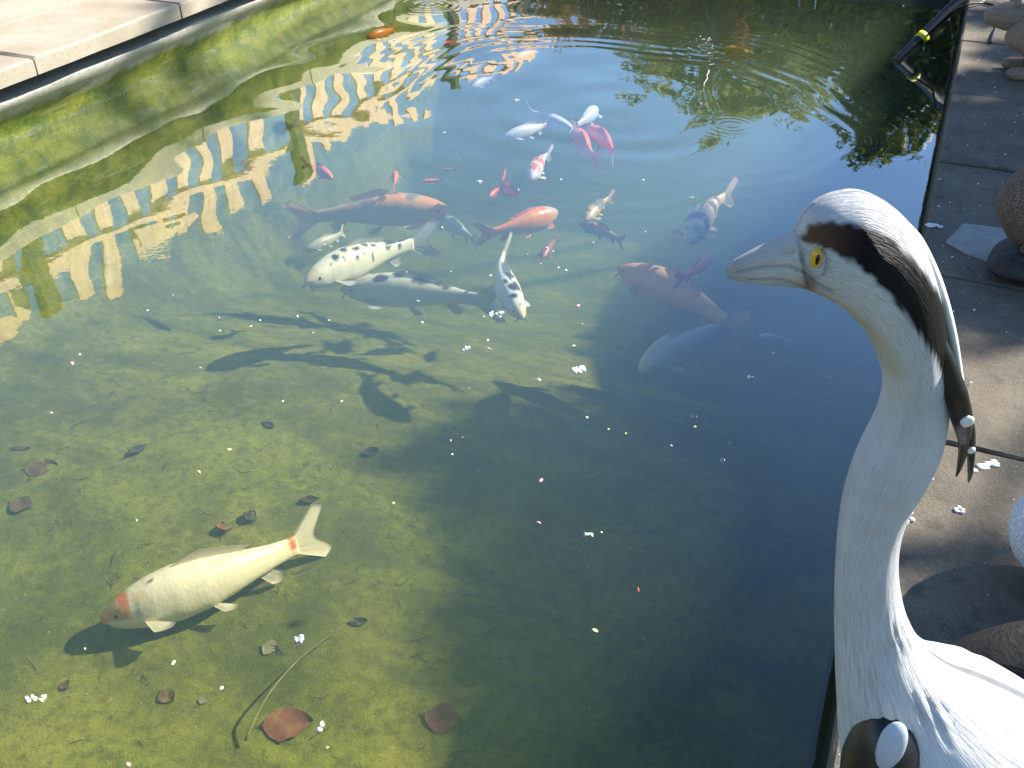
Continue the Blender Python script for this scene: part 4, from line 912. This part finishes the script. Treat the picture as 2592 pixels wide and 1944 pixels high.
# white crest ridge behind the band, and the black plumes that hang free below it
def ribbon(name, line, wid, thick, off, mat, n_=40):
    L_ = catmull(line, n_); w_ = np.interp(np.linspace(0, 1, n_), np.linspace(0, 1, len(wid)), wid); mm = []
    nv_ = 14; t_ = np.gradient(L_, axis=0); t_ /= np.linalg.norm(t_, axis=1)[:, None]; nn = np.stack([-t_[:, 1], t_[:, 0]], 1)
    offs = np.interp(np.linspace(0, 1, n_), np.linspace(0, 1, len(off)), off)
    for i in range(n_):
        for j in range(nv_):
            a = 2 * math.pi * j / nv_; q = L_[i] + nn[i] * w_[i] * math.cos(a); p = cpl(q[0] * S, q[1] * S)
            mm.append(list(p + FH * (offs[i] + thick * (w_[i] / max(wid)) * math.sin(a))))
    Vv = np.array(mm); T_ = []
    Vv = np.vstack([Vv, Vv[:nv_].mean(0), Vv[-nv_:].mean(0)]); m0 = n_ * nv_
    for k in range(nv_): T_ += [[m0, (k + 1) % nv_, k], [m0 + 1, (n_ - 1) * nv_ + k, (n_ - 1) * nv_ + (k + 1) % nv_]]
    return cchild(link(name, mesh_np(name, Vv, [grid_faces(n_, nv_, 0, True), T_], True), mat))
ribbon('crest', [(1930, 455), (1980, 515), (2012, 585), (2035, 655), (2052, 725), (2065, 795), (2076, 850), (2082, 900), (2085, 960)], [3, 12, 15, 15, 14, 12, 8, 6, 3], .015, [-.0, 0, 0, 0, 0, 0, .0, 0], M['white_paint'])
pl1 = ribbon('plume', [(1985, 640), (2015, 730), (2040, 810), (2056, 870), (2066, 930), (2062, 980), (2054, 1012)], [8, 20, 26, 24, 12, 7, 1], .009, [-.020, -.026, -.030, -.028, -.02, -.016, -.014], M['black_paint'])
pl2 = ribbon('plume', [(2040, 800), (2062, 850), (2078, 900), (2086, 950), (2087, 1000), (2084, 1028)], [5, 13, 13, 9, 6, 1.5], .008, [-.018, -.020, -.018, -.014, -.012, -.010], M['black_paint'])
for (x, y, r1, o_) in ((2059, 862, 13, -.0365), (2081, 944, 8, -.021)):
    c = cpl(x * S, y * S, o_); cchild(MB().blob(c, (r1 * mp, .003, r1 * mp * 1.15), 8, 14, .1, 3, rotm).build('white_spot', M['white_paint'], None, True))
# folded black wing at the breast with its glossy highlight painted on as a pale blue patch
def cnear(x, y, off):
    d = ray(x, y); return CAMP + d * ((CRANE_D + off) / d.dot(FH))
mw = .00052
w_ = cchild(MB().blob(cnear(1900 * S, 1650 * S, -.062), (88 * mw, .045, 175 * mw), 16, 24, .03, 5, rotm).build('wing', M['black_paint'], None, True))
p_ = MB().blob(cnear(1926 * S, 1612 * S, -.092), (32 * mw, .013, 82 * mw), 12, 18, .05, 6, rotm).build('wing_highlight', M['blue_grey_highlight'], None, True); p_.parent = w_
# legs and toes
for sg in (-.035, .035):
    hip = cpl(2330 * S, 1900 * S, sg); ft = Vector((foot.x, foot.y, .304)) + FH * sg
    cchild(MB().tube([hip, hip.lerp(ft, .45) + RT * .015, ft + Vector((0, 0, .02))], [.016, .013, .010], 10).build('leg', M['leg_grey'], None, True))
    mb = MB()
    for a in (-.5, 0, .5, math.pi):
        d = RT * -math.cos(a) + FH * math.sin(a)
        mb.tube([ft + Vector((0, 0, .018)), ft + d * .03 + Vector((0, 0, .014)), ft + d * (.075 if a < 3 else .04) + Vector((0, 0, .005))], [.009, .007, .003], 7)
    cchild(mb.build('foot', M['leg_grey'], None, True))

# ================================================================== FIGURES ON THE NEAR PATH
def fig(name, label, loc, rz, cat='figure'):
    o = empty(name, loc, rz); tag(o, label, cat); return o
def loft(name, mat, parent, pts, rx, rz, n_=18):
    """a rounded body along a spine: pts spine, rx half width (y), rz half height"""
    P_ = catmull(pts, 26); a = np.interp(np.linspace(0, 1, 26), np.linspace(0, 1, len(rx)), rx); b = np.interp(np.linspace(0, 1, 26), np.linspace(0, 1, len(rz)), rz)
    t_ = np.gradient(P_, axis=0); t_ /= np.linalg.norm(t_, axis=1)[:, None]; V_ = []
    for i in range(26):
        u2 = np.cross(t_[i], [0, 1, 0]); u2 /= np.linalg.norm(u2)
        for j in range(n_):
            w = 2 * math.pi * j / n_; V_.append(P_[i] + np.array([0, 1, 0]) * a[i] * math.cos(w) + u2 * b[i] * math.sin(w))
    V_ = np.vstack([V_, [P_[0]], [P_[-1]]]); m0 = 26 * n_; T_ = []
    for k in range(n_): T_ += [[m0, (k + 1) % n_, k], [m0 + 1, 25 * n_ + k, 25 * n_ + (k + 1) % n_]]
    return link(name, mesh_np(name, V_, [grid_faces(26, n_, 0, True), T_], True), mat, parent)
# white goose figure behind the crane, sitting with its head laid back
f = fig('goose_figure', 'white goose figure with blue grey scalloped feathers at the right edge', (.575, 1.85, .30), R(-6))
loft('body', M['white_scale_resin'], f, [(-.21, 0, .15), (-.18, 0, .15), (-.11, 0, .145), (0, 0, .135), (.12, 0, .135), (.22, 0, .17), (.30, 0, .21)], [.02, .07, .112, .125, .11, .06, .01], [.02, .08, .122, .132, .12, .06, .01])
loft('neck', M['white_scale_resin'], f, [(.0, 0, .22), (.05, 0, .30), (.11, 0, .33), (.17, 0, .31), (.21, 0, .28)], [.05, .036, .03, .034, .018], [.05, .036, .03, .034, .018])
loft('beak', M['iris_yellow'], f, [(.205, 0, .285), (.24, 0, .265), (.265, 0, .25)], [.018, .014, .006], [.014, .009, .004])
# brown bird figure on a black rock
f = fig('bird_figure', 'brown scalloped bird figure standing on a black rock at the right edge', (.42, 3.33, .30), R(10))
MB().blob((.03, 0, .045), (.16, .13, .055), 10, 18, .22, 9).build('rock_base', M['dark_rock'], f, True)
loft('body', M['brown_feather_resin'], f, [(-.01, 0, .135), (-.02, 0, .16), (-.02, 0, .22), (-.02, 0, .28), (-.01, 0, .34), (.02, 0, .39), (.05, 0, .415)], [.02, .07, .105, .11, .085, .06, .02], [.02, .07, .115, .12, .09, .06, .02])
for sg in (-.03, .03): MB().tube([(-.02, sg, .17), (-.025, sg, .12), (-.02, sg, .07)], [.018, .013, .012], 8).build('leg', M['brown_feather_resin'], f, True)
loft('beak', M['leg_grey'], f, [(.05, 0, .40), (.11, 0, .395), (.16, 0, .385)], [.018, .012, .003], [.016, .01, .003])
# speckled brown animal further along
f = fig('animal_figure', 'speckled brown animal figure crouching on the path near the hose', (.46, 5.62, .30), R(8)); f.scale = (1.25,) * 3
loft('body', M['speckled_fur_resin'], f, [(-.10, 0, .10), (-.085, 0, .12), (-.04, 0, .14), (.04, 0, .15), (.12, 0, .14), (.20, 0, .11), (.24, 0, .10)], [.02, .07, .10, .12, .115, .08, .02], [.02, .07, .105, .125, .115, .08, .02])
loft('head', M['speckled_fur_resin'], f, [(-.22, .05, .20), (-.19, .05, .205), (-.14, .045, .21), (-.09, .04, .205), (-.05, .03, .19)], [.02, .045, .06, .06, .02], [.02, .04, .055, .055, .02])
for yy in (-.07, .07): MB().blob((-.05, yy, .022), (.06, .03, .028), 8, 12, .1, 4).build('paw', M['speckled_fur_resin'], f, True)
for yy in (.01, .09): MB().blob((-.12, yy, .262), (.016, .012, .026), 6, 10).build('ear', M['speckled_fur_resin'], f, True)
# weathered root beside the crane
f = tag(empty('weathered_root', (.45, 1.45, .30)), 'dark weathered root with a grooved surface behind the crane body', 'root')
loft('stump', M['weathered_root'], f, [(-.21, -.02, .02), (-.18, -.01, .04), (-.12, 0, .075), (-.03, .02, .10), (.10, .03, .11), (.24, .03, .10), (.32, .03, .09)], [.02, .06, .09, .11, .12, .11, .03], [.015, .045, .085, .115, .125, .11, .03])
loft('root_arm', M['weathered_root'], f, [(.04, .06, .09), (.12, .13, .08), (.17, .20, .045), (.20, .26, .015)], [.04, .035, .028, .01], [.04, .035, .028, .01])
# hose over the far corner of the coping
E_ = at(2291, 137, .03); B_ = Vector((.10, 7.08, .352))
hs = empty('drain_hose', B_); tag(hs, 'black hose with a yellow band dipping from the coping into the pond', 'hose')
pts = [E_ + (E_ - B_) * .12, E_, E_.lerp(B_, .35), E_.lerp(B_, .7), B_, B_ + (B_ - E_) * .35, B_ + Vector((.45, .85, .02)), B_ + Vector((1.0, 1.7, -.01))]
mb = MB().tube([Vector(p) for p in catmull([list(p) for p in pts], 40)], .036, 16); o = mb.build('tube', M['black_rubber'], None, True); o.parent = hs; o.matrix_parent_inverse = Matrix.Translation(B_).inverted()
q = E_.lerp(B_, .26); d = (B_ - E_).normalized()
o = MB().tube([q - d * .022, q + d * .022], .040, 16).build('band', M['yellow_tape'], None, True); o.parent = hs; o.matrix_parent_inverse = Matrix.Translation(B_).inverted()
# cable from the pond over the coping to the path
cp_ = [at(2345, 85, .10), at(2400, 40, .22), at(2440, 14, .325), at(2490, 8, .312), at(2545, 22, .312), at(2600, 34, .312), at(2700, 40, .312)]
o = MB().tube([Vector(p) for p in catmull([list(p) for p in cp_], 40)], .008, 8).build('cable', M['black_rubber'], None, True); tag(o, 'thin black cable running from the pond over the coping to the path', 'cable')
cp_ = [at(2556, 28, .314), at(2540, 38, .312), at(2528, 60, .31), at(2515, 85, .31), at(2507, 108, .308)]
o = MB().tube([Vector(p) for p in catmull([list(p) for p in cp_], 24)], .008, 8).build('cord', M['black_rubber'], None, True); tag(o, 'short black cord curling down beside the speckled animal figure', 'cord')
# droppings and litter
def splat(label, px, py, wpx, hpx, seed):
    p = at(px, py, .306); sc = (p - CAMP).length / FPX; r_ = random.Random(seed); mb = MB()
    for i in range(6): mb.blob((r_.uniform(-.5, .5) * wpx * sc, r_.uniform(-.5, .5) * hpx * sc * 1.5, -.001), (wpx * sc * r_.uniform(.12, .3), hpx * sc * r_.uniform(.2, .45), .0035), 6, 10, .3, seed + i)
    o = mb.build('bird_dropping', M['pellet_white'], None, True); o.location = p; o.rotation_euler = (0, 0, YAW); tag(o, label, 'dropping', 'white droppings on the path')
splat('white streak of dropping by the coping edge beside the crane head', 2368, 569, 32, 10, 1)
splat('large white dropping near the tips of the crane plumes', 2490, 1178, 62, 22, 2)
splat('small white dropping between the neck and the goose figure', 2428, 1289, 26, 13, 3)
splat('white dropping touching the back of the crane neck', 2298, 1306, 30, 26, 4)
r_ = np.random.RandomState(5); mb = MB(); Vd = []
for i in range(420):
    x = r_.uniform(.12, .75); y = r_.uniform(1.0, 7.5); k = r_.choice([.0015, .0026, .0042], p=[.6, .3, .1]) * (.5 + .18 * y); a = r_.rand() * 6.28
    if 3.0 < y < 5.3: k *= 1.2
    sq = np.array([[1, .3, 0], [.1, 1.1, 0], [-1, .2, 0], [-.2, -.8, 0]]) * k; ca_, sa_ = math.cos(a), math.sin(a)
    sq = sq @ np.array([[ca_, sa_, 0], [-sa_, ca_, 0], [0, 0, 1]]); sq[:, 2] = [.0, .002, .0005, .003]; Vd.append(sq + [x, y, .3075])
Vd = np.array(Vd).reshape(-1, 3); o = link('litter_flecks', mesh_np('litter_flecks', Vd, [np.arange(len(Vd)).reshape(-1, 4)], False), M['pellet_white']); tag(o, 'pale flecks of litter on the path', 'litter', kind='stuff')
# drops falling from the spout and the splash they make
sq = at(1785, 118, 0); mb = MB(); r_ = random.Random(3)
for i in range(22): mb.blob((sq.x + r_.gauss(0, .045), sq.y + r_.gauss(0, .10), abs(r_.gauss(.004, .015))), (r_.uniform(.002, .0055),) * 3, 5, 7)
o = mb.build('splash', M['pellet_white'], None, True); tag(o, 'small splash of drops under the tree reflection at the top', 'splash', kind='stuff')
